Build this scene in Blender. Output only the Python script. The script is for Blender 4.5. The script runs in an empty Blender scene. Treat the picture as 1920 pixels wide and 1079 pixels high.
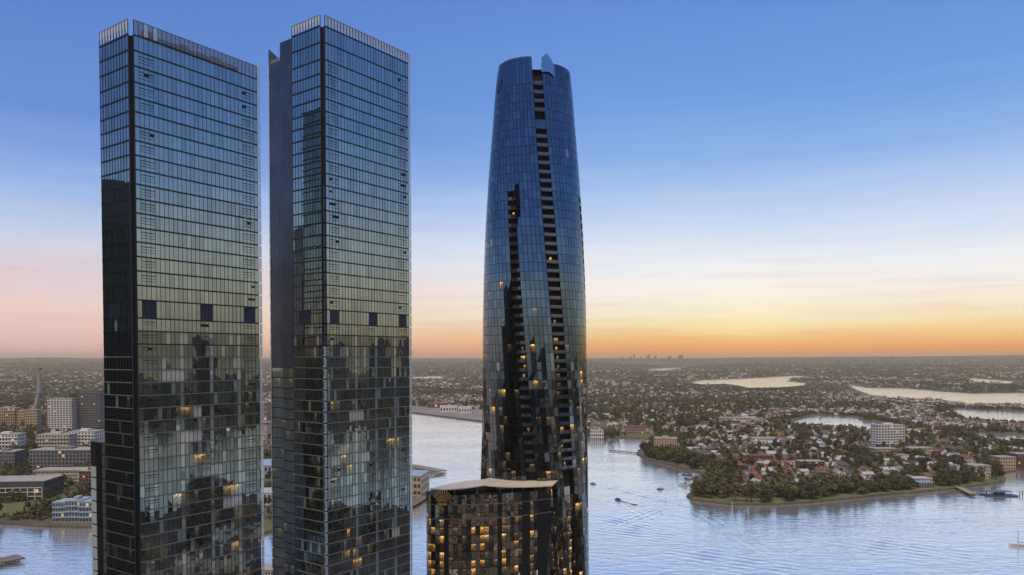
import bpy, math, random
import numpy as np
from mathutils import Vector, Matrix

# ------------------------------------------------------------------ camera
F, CAMZ, PITCH = 1400.0, 152.0, math.radians(1.57)
CP, SP = math.cos(PITCH), math.sin(PITCH)
CY = 672.0 + F*math.tan(PITCH)
scene = bpy.context.scene
COL = scene.collection
R = math.radians
cam = bpy.data.cameras.new('camera'); camo = bpy.data.objects.new('camera', cam); COL.objects.link(camo)
camo.location = (0, 0, CAMZ); camo.rotation_euler = (math.pi/2 - PITCH, 0, 0)
cam.sensor_width = 36.0; cam.lens = 36.0*F/1920.0
cam.shift_y = (CY - 539.5)/1920.0
cam.clip_start = 1.0; cam.clip_end = 60000.0
scene.camera = camo

# ------------------------------------------------------------------ sky, sun, exposure
def lin(c):
    return tuple(((v/255)/12.92 if v/255 <= .04045 else ((v/255+.055)/1.055)**2.4) for v in c)
GLOW_AZ = R(17.5)                         # where the sunset glow stands on the horizon
SUN_AZ, SUN_EL = R(198.0), R(64.0)        # soft warm fill added high behind the camera, standing in for the afterglow
world = bpy.data.worlds.new('World'); scene.world = world; world.use_nodes = True
wn = world.node_tree; wn.nodes.clear()
def N(nt, t, **kw):
    n = nt.nodes.new(t)
    for k, v in kw.items(): setattr(n, k, v)
    return n
def mth(nt, op, a, b=None, c=None, clamp=False):
    n = nt.nodes.new('ShaderNodeMath'); n.operation = op; n.use_clamp = clamp
    for i, v in enumerate((a, b, c)):
        if v is None: continue
        if isinstance(v, (int, float)): n.inputs[i].default_value = v
        else: nt.links.new(v, n.inputs[i])
    return n.outputs[0]
def ramp(nt, fac, stops, interp='LINEAR'):
    n = nt.nodes.new('ShaderNodeValToRGB'); n.color_ramp.interpolation = interp
    e = n.color_ramp.elements
    while len(e) < len(stops): e.new(0.5)
    for el, (p, c) in zip(e, stops): el.position = p; el.color = (*c, 1)
    nt.links.new(fac, n.inputs[0]); return n.outputs[0]
L = wn.links.new
tc = N(wn, 'ShaderNodeTexCoord'); sep = N(wn, 'ShaderNodeSeparateXYZ'); L(tc.outputs['Generated'], sep.inputs[0])
el = mth(wn, 'MULTIPLY', mth(wn, 'ARCSINE', sep.outputs[2]), 180/math.pi)
mp = N(wn, 'ShaderNodeMapping'); mp.inputs['Scale'].default_value = (2.2, 2.2, 26); L(tc.outputs['Generated'], mp.inputs[0])
nz = N(wn, 'ShaderNodeTexNoise'); nz.inputs['Scale'].default_value = 2.3; nz.inputs['Detail'].default_value = 5; L(mp.outputs[0], nz.inputs[0])
wob = mth(wn, 'MULTIPLY', mth(wn, 'SUBTRACT', nz.outputs[0], 0.5), 2.0)
el2 = mth(wn, 'ADD', mth(wn, 'MAXIMUM', el, 0.0), mth(wn, 'MULTIPLY', wob, mth(wn, 'MULTIPLY', mth(wn, 'MINIMUM', mth(wn, 'MAXIMUM', el, 0.0), 3.0), 0.33)))
f90 = mth(wn, 'POWER', mth(wn, 'DIVIDE', el2, 90.0, clamp=True), 0.5)
def stops(lst): return [((e/90)**.5, lin(c)) for e, c in lst]
warm = ramp(wn, f90, stops([(0, (255,146,72)), (.8, (255,172,92)), (1.6, (255,205,134)), (2.4, (255,228,174)), (3.5, (254,240,210)), (5.1, (253,244,236)),
        (7.1, (238,241,247)), (9.2, (210,224,246)), (11.7, (181,205,241)), (14.2, (143,182,233)), (18.6, (113,158,226)), (25.8, (98,138,211)), (42, (90,129,204)), (90, (84,122,198))]))
cool = ramp(wn, f90, stops([(0, (226,174,176)), (1, (238,194,188)), (3.3, (240,210,201)), (5.5, (227,207,216)), (7.3, (212,213,231)), (8.8, (190,207,236)),
        (11, (157,187,232)), (13.1, (130,165,226)), (16.2, (104,143,214)), (22, (93,133,205)), (30, (89,129,203)), (42, (88,126,201)), (90, (84,122,198))]))
hx = N(wn, 'ShaderNodeVectorMath', operation='NORMALIZE'); cmb = N(wn, 'ShaderNodeCombineXYZ')
L(sep.outputs[0], cmb.inputs[0]); L(sep.outputs[1], cmb.inputs[1]); L(cmb.outputs[0], hx.inputs[0])
dt = N(wn, 'ShaderNodeVectorMath', operation='DOT_PRODUCT'); L(hx.outputs[0], dt.inputs[0])
dt.inputs[1].default_value = (math.sin(R(-55)), math.cos(R(-55)), 0)
mr = N(wn, 'ShaderNodeMapRange', interpolation_type='SMOOTHSTEP'); mr.inputs[1].default_value = .98; mr.inputs[2].default_value = .38
L(dt.outputs['Value'], mr.inputs[0])
neut = ramp(wn, f90, stops([(0, (150,141,130)), (2, (180,168,152)), (5, (208,196,180)), (8, (196,202,210)), (12, (156,186,234)), (17, (122,162,230)), (22, (106,147,220)), (30, (94,135,210)), (90, (84,122,198))]))
dt2 = N(wn, 'ShaderNodeVectorMath', operation='DOT_PRODUCT'); L(hx.outputs[0], dt2.inputs[0]); dt2.inputs[1].default_value = (math.sin(GLOW_AZ), math.cos(GLOW_AZ), 0)
mr2 = N(wn, 'ShaderNodeMapRange', interpolation_type='SMOOTHSTEP'); mr2.inputs[1].default_value = .25; mr2.inputs[2].default_value = .8; L(dt2.outputs['Value'], mr2.inputs[0])
mx0 = N(wn, 'ShaderNodeMix', data_type='RGBA'); L(mr2.outputs[0], mx0.inputs[0]); L(neut, mx0.inputs[6]); L(warm, mx0.inputs[7])
mx = N(wn, 'ShaderNodeMix', data_type='RGBA'); L(mr.outputs[0], mx.inputs[0]); L(cool, mx.inputs[6]); L(mx0.outputs[2], mx.inputs[7])
# glow round the setting sun
gd = N(wn, 'ShaderNodeVectorMath', operation='DOT_PRODUCT'); L(tc.outputs['Generated'], gd.inputs[0])
gd.inputs[1].default_value = (math.sin(GLOW_AZ)*math.cos(R(2.3)), math.cos(GLOW_AZ)*math.cos(R(2.3)), math.sin(R(2.3)))
glow = mth(wn, 'MULTIPLY', mth(wn, 'POWER', mth(wn, 'MAXIMUM', gd.outputs['Value'], 0.0), 420.0), 0.07)
ga = N(wn, 'ShaderNodeMix', data_type='RGBA', blend_type='ADD'); ga.inputs[0].default_value = 1
gm = N(wn, 'ShaderNodeMix', data_type='RGBA', blend_type='MULTIPLY'); gm.inputs[0].default_value = 1; gm.inputs[6].default_value = (.8, .8, .05, 1)
gv = N(wn, 'ShaderNodeCombineColor'); [L(glow, gv.inputs[i]) for i in range(3)]
L(gv.outputs[0], gm.inputs[7]); L(mx.outputs[2], ga.inputs[6]); L(gm.outputs[2], ga.inputs[7])
cl = N(wn, 'ShaderNodeMix', data_type='RGBA'); L(ga.outputs[2], cl.inputs[6]); cl.inputs[7].default_value = (*lin((214,176,178)), 1)
mp2 = N(wn, 'ShaderNodeMapping'); mp2.inputs['Scale'].default_value = (3, 3, 60); L(tc.outputs['Generated'], mp2.inputs[0])
nz2 = N(wn, 'ShaderNodeTexNoise'); nz2.inputs['Scale'].default_value = 1.6; nz2.inputs['Detail'].default_value = 6; nz2.inputs['Distortion'].default_value = .4; L(mp2.outputs[0], nz2.inputs[0])
band = ramp(wn, mth(wn, 'DIVIDE', el, 14.0, clamp=True), [(0, (.2,)*3), (.15, (1,)*3), (.5, (.6,)*3), (.9, (0,)*3)])
wisp = ramp(wn, nz2.outputs[0], [(.52, (0,)*3), (.74, (.26,)*3)])
wm_ = N(wn, 'ShaderNodeMix', data_type='RGBA', blend_type='MULTIPLY'); wm_.inputs[0].default_value = 1; L(band, wm_.inputs[6]); L(wisp, wm_.inputs[7]); L(wm_.outputs[2], cl.inputs[0])
bg1 = N(wn, 'ShaderNodeBackground'); bg1.inputs[1].default_value = 1.0; L(cl.outputs[2], bg1.inputs[0])
sky = N(wn, 'ShaderNodeTexSky', sky_type='NISHITA', sun_disc=False, sun_elevation=SUN_EL, sun_rotation=SUN_AZ)
bg2 = N(wn, 'ShaderNodeBackground'); bg2.inputs[1].default_value = 0.001; L(sky.outputs[0], bg2.inputs[0])
ad = N(wn, 'ShaderNodeAddShader'); wo = N(wn, 'ShaderNodeOutputWorld')
L(bg1.outputs[0], ad.inputs[0]); L(bg2.outputs[0], ad.inputs[1]); L(ad.outputs[0], wo.inputs[0])

sl = bpy.data.lights.new('sun', 'SUN'); sl.energy = 3.0; sl.angle = R(40); sl.color = (1, .80, .53)
so = bpy.data.objects.new('sun', sl); COL.objects.link(so)
sd_ = Vector((math.sin(SUN_AZ)*math.cos(SUN_EL), math.cos(SUN_AZ)*math.cos(SUN_EL), math.sin(SUN_EL)))
so.rotation_euler = sd_.to_track_quat('Z', 'Y').to_euler()
vs = scene.view_settings; vs.view_transform = 'Standard'; vs.look = 'None'; vs.gamma = 1; vs.exposure = 0.0; vs.use_curve_mapping = False
scene.render.engine = 'CYCLES'
cy = scene.cycles; cy.max_bounces = 6; cy.diffuse_bounces = 2; cy.glossy_bounces = 5; cy.transmission_bounces = 4; cy.transparent_max_bounces = 12
cy.volume_bounces = 0; cy.use_denoising = True; cy.sample_clamp_indirect = 6; cy.caustics_reflective = False; cy.caustics_refractive = False

# ------------------------------------------------------------------ pixel -> direction helpers
def ray(px, py):
    a, b = (px-960)/F, (CY-py)/F
    return np.array([a, CP + b*SP, -SP + b*CP])
def G(px, py, z=0.0):
    d = ray(px, py); t = (z-CAMZ)/d[2]; return (d[0]*t, d[1]*t)
def z_at(Y, py):
    d = ray(960, py); return CAMZ + d[2]*Y/d[1]
def x_at(px, Y, z):
    return (px-960)/F*(Y*CP - (z-CAMZ)*SP)

# ------------------------------------------------------------------ object helpers
def props(o, label=None, cat=None, group=None, kind=None):
    if label: o['label'] = label
    if cat: o['category'] = cat
    if group: o['group'] = group
    if kind: o['kind'] = kind
    return o
def thing(name, label, cat, loc=(0,0,0), rz=0.0, group=None):
    o = bpy.data.objects.new(name, None); COL.objects.link(o); o.empty_display_size = 1
    o.location = loc; o.rotation_euler = (0, 0, rz); return props(o, label, cat, group)
class MB:
    def __init__(s): s.v = []; s.f = []; s.m = []
    def quad(s, a, b, c, d, m=0):
        i = len(s.v); s.v += [a, b, c, d]; s.f.append((i, i+1, i+2, i+3)); s.m.append(m)
    def tri(s, a, b, c, m=0):
        i = len(s.v); s.v += [a, b, c]; s.f.append((i, i+1, i+2)); s.m.append(m)
    def box(s, x0, x1, y0, y1, z0, z1, m=0):
        i = len(s.v)
        s.v += [(x0,y0,z0),(x1,y0,z0),(x1,y1,z0),(x0,y1,z0),(x0,y0,z1),(x1,y0,z1),(x1,y1,z1),(x0,y1,z1)]
        for q in ((3,2,1,0),(4,5,6,7),(0,1,5,4),(1,2,6,5),(2,3,7,6),(3,0,4,7)):
            s.f.append(tuple(i+k for k in q)); s.m.append(m)
    def prism(s, pts, z0, z1, m=0, mtop=None):
        n = len(pts); i = len(s.v)
        zt = z1 if hasattr(z1, '__len__') else [z1]*n
        s.v += [(p[0], p[1], z0) for p in pts] + [(p[0], p[1], zt[k]) for k, p in enumerate(pts)]
        s.f.append(tuple(range(i+n-1, i-1, -1))); s.m.append(m)
        s.f.append(tuple(range(i+n, i+2*n))); s.m.append(m if mtop is None else mtop)
        for k in range(n):
            j = (k+1) % n; s.f.append((i+k, i+j, i+n+j, i+n+k)); s.m.append(m)
    def tube(s, p0, p1, r0, r1, n=6, m=0):
        p0, p1 = Vector(p0), Vector(p1); d = (p1-p0).normalized()
        a = d.orthogonal().normalized(); b = d.cross(a); i = len(s.v)
        for p, r in ((p0, r0), (p1, r1)):
            for k in range(n):
                t = 2*math.pi*k/n; s.v.append(tuple(p + a*(r*math.cos(t)) + b*(r*math.sin(t))))
        for k in range(n):
            j = (k+1) % n; s.f.append((i+k, i+j, i+n+j, i+n+k)); s.m.append(m)
        s.f.append(tuple(range(i+n-1, i-1, -1))); s.m.append(m); s.f.append(tuple(range(i+n, i+2*n))); s.m.append(m)
    def mesh(s, name, mats):
        me = bpy.data.meshes.new(name); me.from_pydata(s.v, [], s.f)
        for mm in (mats if isinstance(mats, (list, tuple)) else [mats]): me.materials.append(mm)
        if any(s.m): me.polygons.foreach_set('material_index', s.m)
        if s.f and all(len(f) == 4 for f in s.f):
            uv = me.uv_layers.new(name='pane'); uv.data.foreach_set('uv', [0, 0, 1, 0, 1, 1, 0, 1]*len(s.f))
        me.update(); return me
    def build(s, name, mats, parent=None, kind=None, loc=None, rz=None):
        return place(name, s.mesh(name, mats), parent, kind, loc, rz)
def place(name, me, parent=None, kind=None, loc=None, rz=None):
    o = bpy.data.objects.new(name, me); COL.objects.link(o); o.parent = parent
    if loc is not None: o.location = loc
    if rz is not None: o.rotation_euler = (0, 0, rz)
    if kind: o['kind'] = kind
    return o
def copy_tree(o, parent=None):
    c = o.copy(); COL.objects.link(c); c.parent = parent
    for ch in list(o.children): copy_tree(ch, c)
    return c

# ------------------------------------------------------------------ materials
MATS = {}
def mat(name, col, rough=.7, metal=0.0, noise=None, bump=0.0, emit=None, coords='Object', spec=.5, col2=None, rand=0.0):
    m = bpy.data.materials.new(name); m.use_nodes = True; nt = m.node_tree; b = nt.nodes['Principled BSDF']
    b.inputs['Base Color'].default_value = (*col, 1); b.inputs['Roughness'].default_value = rough
    b.inputs['Metallic'].default_value = metal; b.inputs['Specular IOR Level'].default_value = spec
    if noise:
        t = N(nt, 'ShaderNodeTexCoord'); n1 = N(nt, 'ShaderNodeTexNoise'); n1.inputs['Scale'].default_value = noise; n1.inputs['Detail'].default_value = 6
        nt.links.new(t.outputs[coords], n1.inputs[0])
        c2 = col2 or tuple(v*.6 for v in col)
        cr = ramp(nt, n1.outputs[0], [(.32, c2), (.68, col)]); out = cr
        if rand:
            oi = N(nt, 'ShaderNodeObjectInfo'); hs = N(nt, 'ShaderNodeHueSaturation')
            nt.links.new(cr, hs.inputs['Color']); nt.links.new(mth(nt, 'MULTIPLY_ADD', oi.outputs['Random'], rand, 1-rand/2), hs.inputs['Value'])
            nt.links.new(mth(nt, 'MULTIPLY_ADD', oi.outputs['Random'], .08, .46), hs.inputs['Hue']); out = hs.outputs[0]
        nt.links.new(out, b.inputs['Base Color'])
        if bump:
            bp = N(nt, 'ShaderNodeBump'); bp.inputs['Strength'].default_value = bump; nt.links.new(n1.outputs[0], bp.inputs['Height']); nt.links.new(bp.outputs[0], b.inputs['Normal'])
    if emit:
        b.inputs['Emission Color'].default_value = (*emit[0], 1); b.inputs['Emission Strength'].default_value = emit[1]
    MATS[name] = m; return m
def glass(name, tint, rough=.015, wav=.0, under=(.012,.015,.016), mixf=.82, lit=None, scale=.35):
    """coated facade glass: a tinted mirror reflection over a dark room; lit = a room with its lamps on"""
    m = bpy.data.materials.new(name); m.use_nodes = True; nt = m.node_tree; nt.nodes.clear()
    gl = N(nt, 'ShaderNodeBsdfPrincipled'); gl.inputs['Metallic'].default_value = 1; gl.inputs['Base Color'].default_value = (*tint, 1); gl.inputs['Roughness'].default_value = rough
    t = N(nt, 'ShaderNodeTexCoord')
    if wav:
        n1 = N(nt, 'ShaderNodeTexNoise'); n1.inputs['Scale'].default_value = scale; n1.inputs['Detail'].default_value = 1.5; nt.links.new(t.outputs['Object'], n1.inputs[0])
        bp = N(nt, 'ShaderNodeBump'); bp.inputs['Strength'].default_value = wav; bp.inputs['Distance'].default_value = 1; nt.links.new(n1.outputs[0], bp.inputs['Height']); nt.links.new(bp.outputs[0], gl.inputs['Normal'])
    df = N(nt, 'ShaderNodeBsdfDiffuse'); df.inputs[0].default_value = (*under, 1); base = df.outputs[0]
    if lit:
        em = N(nt, 'ShaderNodeEmission'); n2 = N(nt, 'ShaderNodeTexNoise'); n2.inputs['Scale'].default_value = 2.2; n2.inputs['Detail'].default_value = 4; nt.links.new(t.outputs['Object'], n2.inputs[0])
        n3 = N(nt, 'ShaderNodeTexNoise'); n3.inputs['Scale'].default_value = .33; n3.inputs['Detail'].default_value = 1; nt.links.new(t.outputs['Object'], n3.inputs[0])
        su = N(nt, 'ShaderNodeSeparateXYZ'); nt.links.new(t.outputs['UV'], su.inputs[0])
        room = ramp(nt, su.outputs[1], [(0, (.05,)*3), (.30, (.22,)*3), (.62, (.42,)*3), (.80, (1.0,)*3), (.90, (1.6,)*3), (.97, (.35,)*3)])
        spots_ = ramp(nt, n2.outputs[0], [(.38, (.25,)*3), (.55, (.7,)*3), (.70, (2.2,)*3)]); amp_ = ramp(nt, n3.outputs[0], [(.35, (.35,)*3), (.65, (1.5,)*3)])
        m1 = N(nt, 'ShaderNodeMix', data_type='RGBA', blend_type='MULTIPLY'); m1.inputs[0].default_value = 1; nt.links.new(room, m1.inputs[6]); nt.links.new(spots_, m1.inputs[7])
        m2 = N(nt, 'ShaderNodeMix', data_type='RGBA', blend_type='MULTIPLY'); m2.inputs[0].default_value = 1; nt.links.new(m1.outputs[2], m2.inputs[6]); nt.links.new(amp_, m2.inputs[7])
        m3 = N(nt, 'ShaderNodeMix', data_type='RGBA', blend_type='MULTIPLY'); m3.inputs[0].default_value = 1; nt.links.new(m2.outputs[2], m3.inputs[6]); m3.inputs[7].default_value = (*lit[0], 1)
        nt.links.new(m3.outputs[2], em.inputs[0]); em.inputs[1].default_value = lit[1]*1.5
        a = N(nt, 'ShaderNodeAddShader'); nt.links.new(base, a.inputs[0]); nt.links.new(em.outputs[0], a.inputs[1]); base = a.outputs[0]
    ms = N(nt, 'ShaderNodeMixShader'); ms.inputs[0].default_value = mixf
    nt.links.new(base, ms.inputs[1]); nt.links.new(gl.outputs[0], ms.inputs[2])
    o = N(nt, 'ShaderNodeOutputMaterial'); nt.links.new(ms.outputs[0], o.inputs[0]); MATS[name] = m; return m
def frosted(name, col, alpha):
    m = bpy.data.materials.new(name); m.use_nodes = True; nt = m.node_tree; b = nt.nodes['Principled BSDF']
    b.inputs['Base Color'].default_value = (*col, 1); b.inputs['Roughness'].default_value = .15; b.inputs['Alpha'].default_value = alpha
    MATS[name] = m; return m

g_a = glass('tower_glass', (.40,.475,.455), wav=.006)
g_b = glass('tower_glass_dark', (.34,.405,.39), wav=.007)
g_c = glass('tower_glass_clear', (.45,.53,.51), wav=.006)
g_pale = glass('tower_glass_blind', (.46,.56,.50), under=(.34,.38,.36), mixf=.6)
g_lit = glass('tower_glass_lit', (.40,.48,.42), mixf=.45, lit=((.95,.50,.14), .7))
g_cool = glass('tower_glass_lit_pale', (.40,.48,.42), mixf=.5, lit=((.75,.62,.42), .7))
g_spark = glass('tower_glass_dim_room', (.40,.52,.44), mixf=.72, lit=((.55,.34,.14), .45))
g_fin = glass('fin_glass', (.62,.74,.72), under=(.62,.70,.70), mixf=.35, rough=.08)
k_a = glass('curved_glass', (.14,.205,.26), wav=.010)
k_b = glass('curved_glass_dark', (.12,.175,.225), wav=.010)
k_c = glass('curved_glass_bright', (.17,.25,.30), wav=.010)
k_lit = glass('curved_glass_lit', (.2,.26,.3), mixf=.3, lit=((1.0,.50,.13), .9))
k_spark = glass('curved_glass_dim_room', (.22,.28,.32), mixf=.6, lit=((.60,.36,.15), .5))
k_pale = glass('curved_glass_curtain', (.26,.36,.44), under=(.30,.30,.29), mixf=.6)
p_gl = glass('podium_glass_tan_reflection', (.58,.51,.39), wav=.05, scale=.5)  # tan tint paints in the reflection of a tan tower
frame = mat('dark_frame', (.012,.013,.014), .45, .3)
core_m = mat('dark_core', (.010,.011,.012), .8)
dpanel = mat('slate_panel', (.075,.10,.135), .22, .55, noise=.15)
mech = mat('mechanical_louvre', (.022,.032,.055), .5, .2, noise=2)
steel = mat('roof_steel', (.12,.13,.14), .5, .4)
frost = frosted('frosted_screen', (.60,.68,.69), .88)
frost2 = frosted('clear_screen', (.22,.28,.30), .50)
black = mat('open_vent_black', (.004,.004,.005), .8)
lightpanel = mat('corner_panel_metal', (.44,.52,.58), .35, .2)
mull = mat('mullion_metal', (.05,.07,.075), .35, .5)
bandlight = mat('slab_edge_lit_tone', (.20,.21,.20), .5, .2)  # lower bands paler: the lit look of the slab edges put into the colour
k_low = glass('curved_glass_low', (.20,.19,.165), wav=.05, scale=.5)  # low-storey tints paint in reflections of dark and tan buildings
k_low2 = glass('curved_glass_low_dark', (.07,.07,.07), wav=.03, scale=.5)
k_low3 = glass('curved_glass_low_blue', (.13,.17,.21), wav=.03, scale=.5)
g_blind = glass('tower_glass_cream_blind', (.45,.50,.45), under=(.62,.57,.46), mixf=.28)
g_lo1 = glass('tower_glass_lower', (.27,.31,.29), wav=.010)  # darker copies for the lower floors, dimming the mirrored water by tint
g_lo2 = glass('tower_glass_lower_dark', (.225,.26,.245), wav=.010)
# ------------------------------------------------------------------ the two slab towers
def slab_tower(name, label, ztop, w0, w1, n1, floor_py, lower_px, mech_i, nW, nN, seed, screen, extras):
    rnd = random.Random(seed)
    C = np.array(G(*w0, ztop)); E = np.array(G(*w1, ztop)); Q = np.array(G(*n1, ztop))
    w = (E-C)/np.linalg.norm(E-C); nrm = np.array([-w[1], w[0]])
    Lw = float(np.linalg.norm(E-C)); Ln = float((Q-C) @ nrm)
    print(name, 'corner', C, 'Lw', Lw, 'Ln', Ln, 'skew', float((Q-C) @ w))
    root = thing(name, label, 'skyscraper', (C[0], C[1], 0), math.atan2(w[1], w[0]))
    fz = [z_at(C[1], y) for y in floor_py]; step = lower_px*C[1]/F
    while fz[-1] - step > 2: fz.append(fz[-1]-step)
    fz.append(0.3)
    zt0 = fz[0]; nt = .95
    MB().prism([(nt+.15,.3),(Lw-.3,.3),(Lw-.3,Ln-.3),(.3,Ln-.3),(.3,nt+.15),(nt+.15,nt+.15)], 0, zt0-.06)
    m = MB(); m.prism([(nt+.15,.3),(Lw-.3,.3),(Lw-.3,Ln-.3),(.3,Ln-.3),(.3,nt+.15),(nt+.15,nt+.15)], 0, zt0-.06); m.build('core', core_m, root)
    xs = np.linspace(nt, Lw, nW+1); ys = np.linspace(nt, Ln, nN+1)
    # floor bands, one object for each storey
    b = MB(); b.box(nt, Lw, -.14, .25, -.17, .17); b.box(-.14, .25, nt, Ln, -.17, .17); b.box(Lw-.25, Lw+.1, .26, Ln, -.17, .17); b.box(.26, Lw-.26, Ln-.25, Ln+.1, -.17, .17)
    bme = b.mesh('floor_band', frame)
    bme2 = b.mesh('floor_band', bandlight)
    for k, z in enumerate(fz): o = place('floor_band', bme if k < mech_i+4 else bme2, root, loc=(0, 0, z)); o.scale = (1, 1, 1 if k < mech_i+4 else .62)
    # mullions, full height, one object each
    b = MB(); b.box(-.03, .03, -.06, .2, 0, 1); mme = b.mesh('mullion', mull)
    for x in xs: o = place('mullion', mme, root, loc=(x, 0, .2)); o.scale = (1, 1, zt0-.3)
    b = MB(); b.box(-.06, .2, -.03, .03, 0, 1); mme2 = b.mesh('mullion', mull)
    for y in ys: o = place('mullion', mme2, root, loc=(0, y, .2)); o.scale = (1, 1, zt0-.3)
    # panes
    unit = {}
    def unit_pane(mm):
        if mm.name not in unit:
            q = MB(); q.box(-.5, .5, -.02, .02, -.5, .5); unit[mm.name] = q.mesh('glass_pane', mm)
        return unit[mm.name]
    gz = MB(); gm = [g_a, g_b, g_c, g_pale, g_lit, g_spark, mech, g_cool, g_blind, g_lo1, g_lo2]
    npart = 0
    bays = [(1, 4), (nW-4, nW-1)]; midbay = (nW//2, nW//2+2)
    def in_bay(i, low): return any(a <= i < c for a, c in bays + ([midbay] if low else []))
    bar = {}
    litspots = set()
    for _ in range(13):
        k = rnd.randrange(mech_i+8, min(len(fz)-1, mech_i+30)); i = rnd.randrange(1, nW-4)
        for d in range(rnd.choice((1, 2, 2, 3, 5))): litspots.add((k, i+d))
    blinds = set()
    for _ in range(6):
        k = rnd.randrange(mech_i+4, mech_i+24); i = rnd.randrange(1, nW-6)
        for d in range(rnd.choice((2, 3, 3, 5))): blinds.add((k, i+d))
    for k in range(len(fz)-1):
        z0, z1 = fz[k+1]+.17, fz[k]-.17; low = k > mech_i; mc = k == mech_i
        for face in (0, 1):
            arr, n = (xs, nW) if face == 0 else (ys, nN)
            rowtilt = rnd.gauss(0, .0012)
            for i in range(n):
                a, c = arr[i]+.03, arr[i+1]-.03
                r = rnd.random(); mi = 0 if r < .62 else (1 if r < .82 else 2)
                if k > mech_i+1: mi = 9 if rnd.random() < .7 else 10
                if low and rnd.random() < .05: mi = 3
                if low and face == 0 and i in (nW//3, int(nW*.58), int(nW*.80)): mi = 3 if rnd.random() < .75 else 2
                if face == 0 and (k, i) in litspots: mi = rnd.choice((4, 4, 5, 7))
                elif face == 0 and (k, i) in blinds: mi = 8
                elif low and k > mech_i+6 and rnd.random() < .05: mi = 5
                if mc and ((face == 0 and (1 <= i < 4 or midbay[0] <= i < midbay[1]+1 or nW-4 <= i < nW-1)) or (face == 1 and nN*.35 < i < nN*.8)): mi = 6
                tilt, yaw = rnd.gauss(0, .0026 if low else .0022)+rowtilt, rnd.gauss(0, .0026 if low else .0022)
                if face == 0 and npart < 290 and k < 10:
                    o = place('glass_pane', unit_pane(gm[mi]), root, loc=((a+c)/2, .03, (z0+z1)/2)); o.scale = (c-a, 1, z1-z0); o.rotation_euler = (tilt, 0, yaw); npart += 1
                else:
                    hz, hy = tilt*(z1-z0)/2, yaw*(c-a)/2
                    if face == 0: gz.quad((a, .03+hz-hy, z0), (c, .03+hz+hy, z0), (c, .03-hz+hy, z1), (a, .03-hz-hy, z1), mi)
                    else: gz.quad((.03+hz-hy, c, z0), (.03+hz+hy, a, z0), (.03-hz+hy, a, z1), (.03-hz-hy, c, z1), mi)
        for i in range(12):   # rear faces, wider panes
            a, c = np.linspace(.3, Lw-.3, 13)[i:i+2]; d = rnd.gauss(0, .004)
            gz.quad((c-.04, Ln-.03, z0), (a+.04, Ln-.03, z0), (a+.04, Ln-.03+d, z1), (c-.04, Ln-.03+d, z1), rnd.choice((0, 0, 1)))
        for i in range(8):
            a, c = np.linspace(.3, Ln-.3, 9)[i:i+2]; d = rnd.gauss(0, .004)
            gz.quad((Lw-.03, a+.04, z0), (Lw-.03, c-.04, z0), (Lw-.03+d, c-.04, z1), (Lw-.03+d, a+.04, z1), rnd.choice((0, 0, 1)))
        # opening casements: transom bars across the bays, some of them standing open
        if not mc and k > 0 and z1 > 60:
            for bi, (a, c) in enumerate(bays + ([midbay] if low else [])):
                if a >= nW: continue
                x0, x1 = xs[a], xs[min(c, nW)]
                if rnd.random() < .93:
                    for f_, hgt in ((.30, .05), (.52, .05), (.74, .09)):
                        key = (round(x1-x0, 3), hgt)
                        if key not in bar: q = MB(); q.box(0, x1-x0, -.05, .12, -hgt, hgt); bar[key] = q.mesh('transom', frame)
                        if f_ == .30 and low: continue
                        place('transom', bar[key], root, loc=(x0, 0, z0+(z1-z0)*f_))
                if rnd.random() < (.22 if bi < 2 else .08):
                    s = rnd.randrange(c-a); e = min(c-a, s+rnd.choice((1, 1, 2)))
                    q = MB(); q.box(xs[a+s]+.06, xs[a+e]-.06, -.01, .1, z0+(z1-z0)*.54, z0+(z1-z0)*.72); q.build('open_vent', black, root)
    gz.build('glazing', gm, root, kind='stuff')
    # glass fin past the far corner, one plate for each storey
    for k in range(len(fz)-1):
        if fz[k] < 60: break
        q = MB(); q.box(Lw+.12, Lw+.95, -.22, -.12, fz[k+1]+.1, fz[k]-.1); q.build('edge_fin', g_fin, root)
    q = MB(); q.box(Lw+.12, Lw+.95, -.22, -.12, zt0+.1, ztop); q.build('edge_fin', g_fin, root)
    # roof slab, parapet screens
    q = MB(); q.box(nt+.2, Lw-.35, .35, Ln-.35, zt0-.05, zt0+.25); q.build('roof_slab', steel, root)
    for face, arr, n in ((0, xs, nW), (1, ys, nN)):
        for i in range(n):
            a, c = arr[i]+.10, arr[i+1]-.10; q = MB(); wd = c-a
            if screen == 'strips' or face == 1:
                for (s0, s1, h0, h1) in ((0, .80, .42, 1), (0, .42, .0, .42)):
                    if face == 0: q.box(a+s0*wd, a+s1*wd, -.06, .0, zt0+.35+h0*(ztop-zt0-.35), zt0+.35+h1*(ztop-zt0-.35))
                    else: q.box(-.06, .0, a+s0*wd, a+s1*wd, zt0+.35+h0*(ztop-zt0-.35), zt0+.35+h1*(ztop-zt0-.35))
                q.build('screen_panel', frost, root)
            else:
                q.box(a, c, -.06, .0, zt0+.35, ztop); q.build('screen_panel', frost if i in (2, 4) else frost2, root)
        q = MB()
        if face == 0: q.box(nt, Lw, -.1, .04, ztop+.02, ztop+.12)
        else: q.box(-.1, .04, nt, Ln, ztop+.02, ztop+.12)
        q.build('top_rail', steel, root)
        for i in range(n+1):
            q = MB()
            if face == 0: q.box(arr[i]-.10, arr[i]+.06, -.02, .12, zt0+.2, ztop)
            else: q.box(-.02, .12, arr[i]-.10, arr[i]+.06, zt0+.2, ztop)
            q.build('screen_post', frame, root)
    if extras: extras(root, Lw, Ln, fz, xs, ys, C, rnd, nt)
    return root

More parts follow.
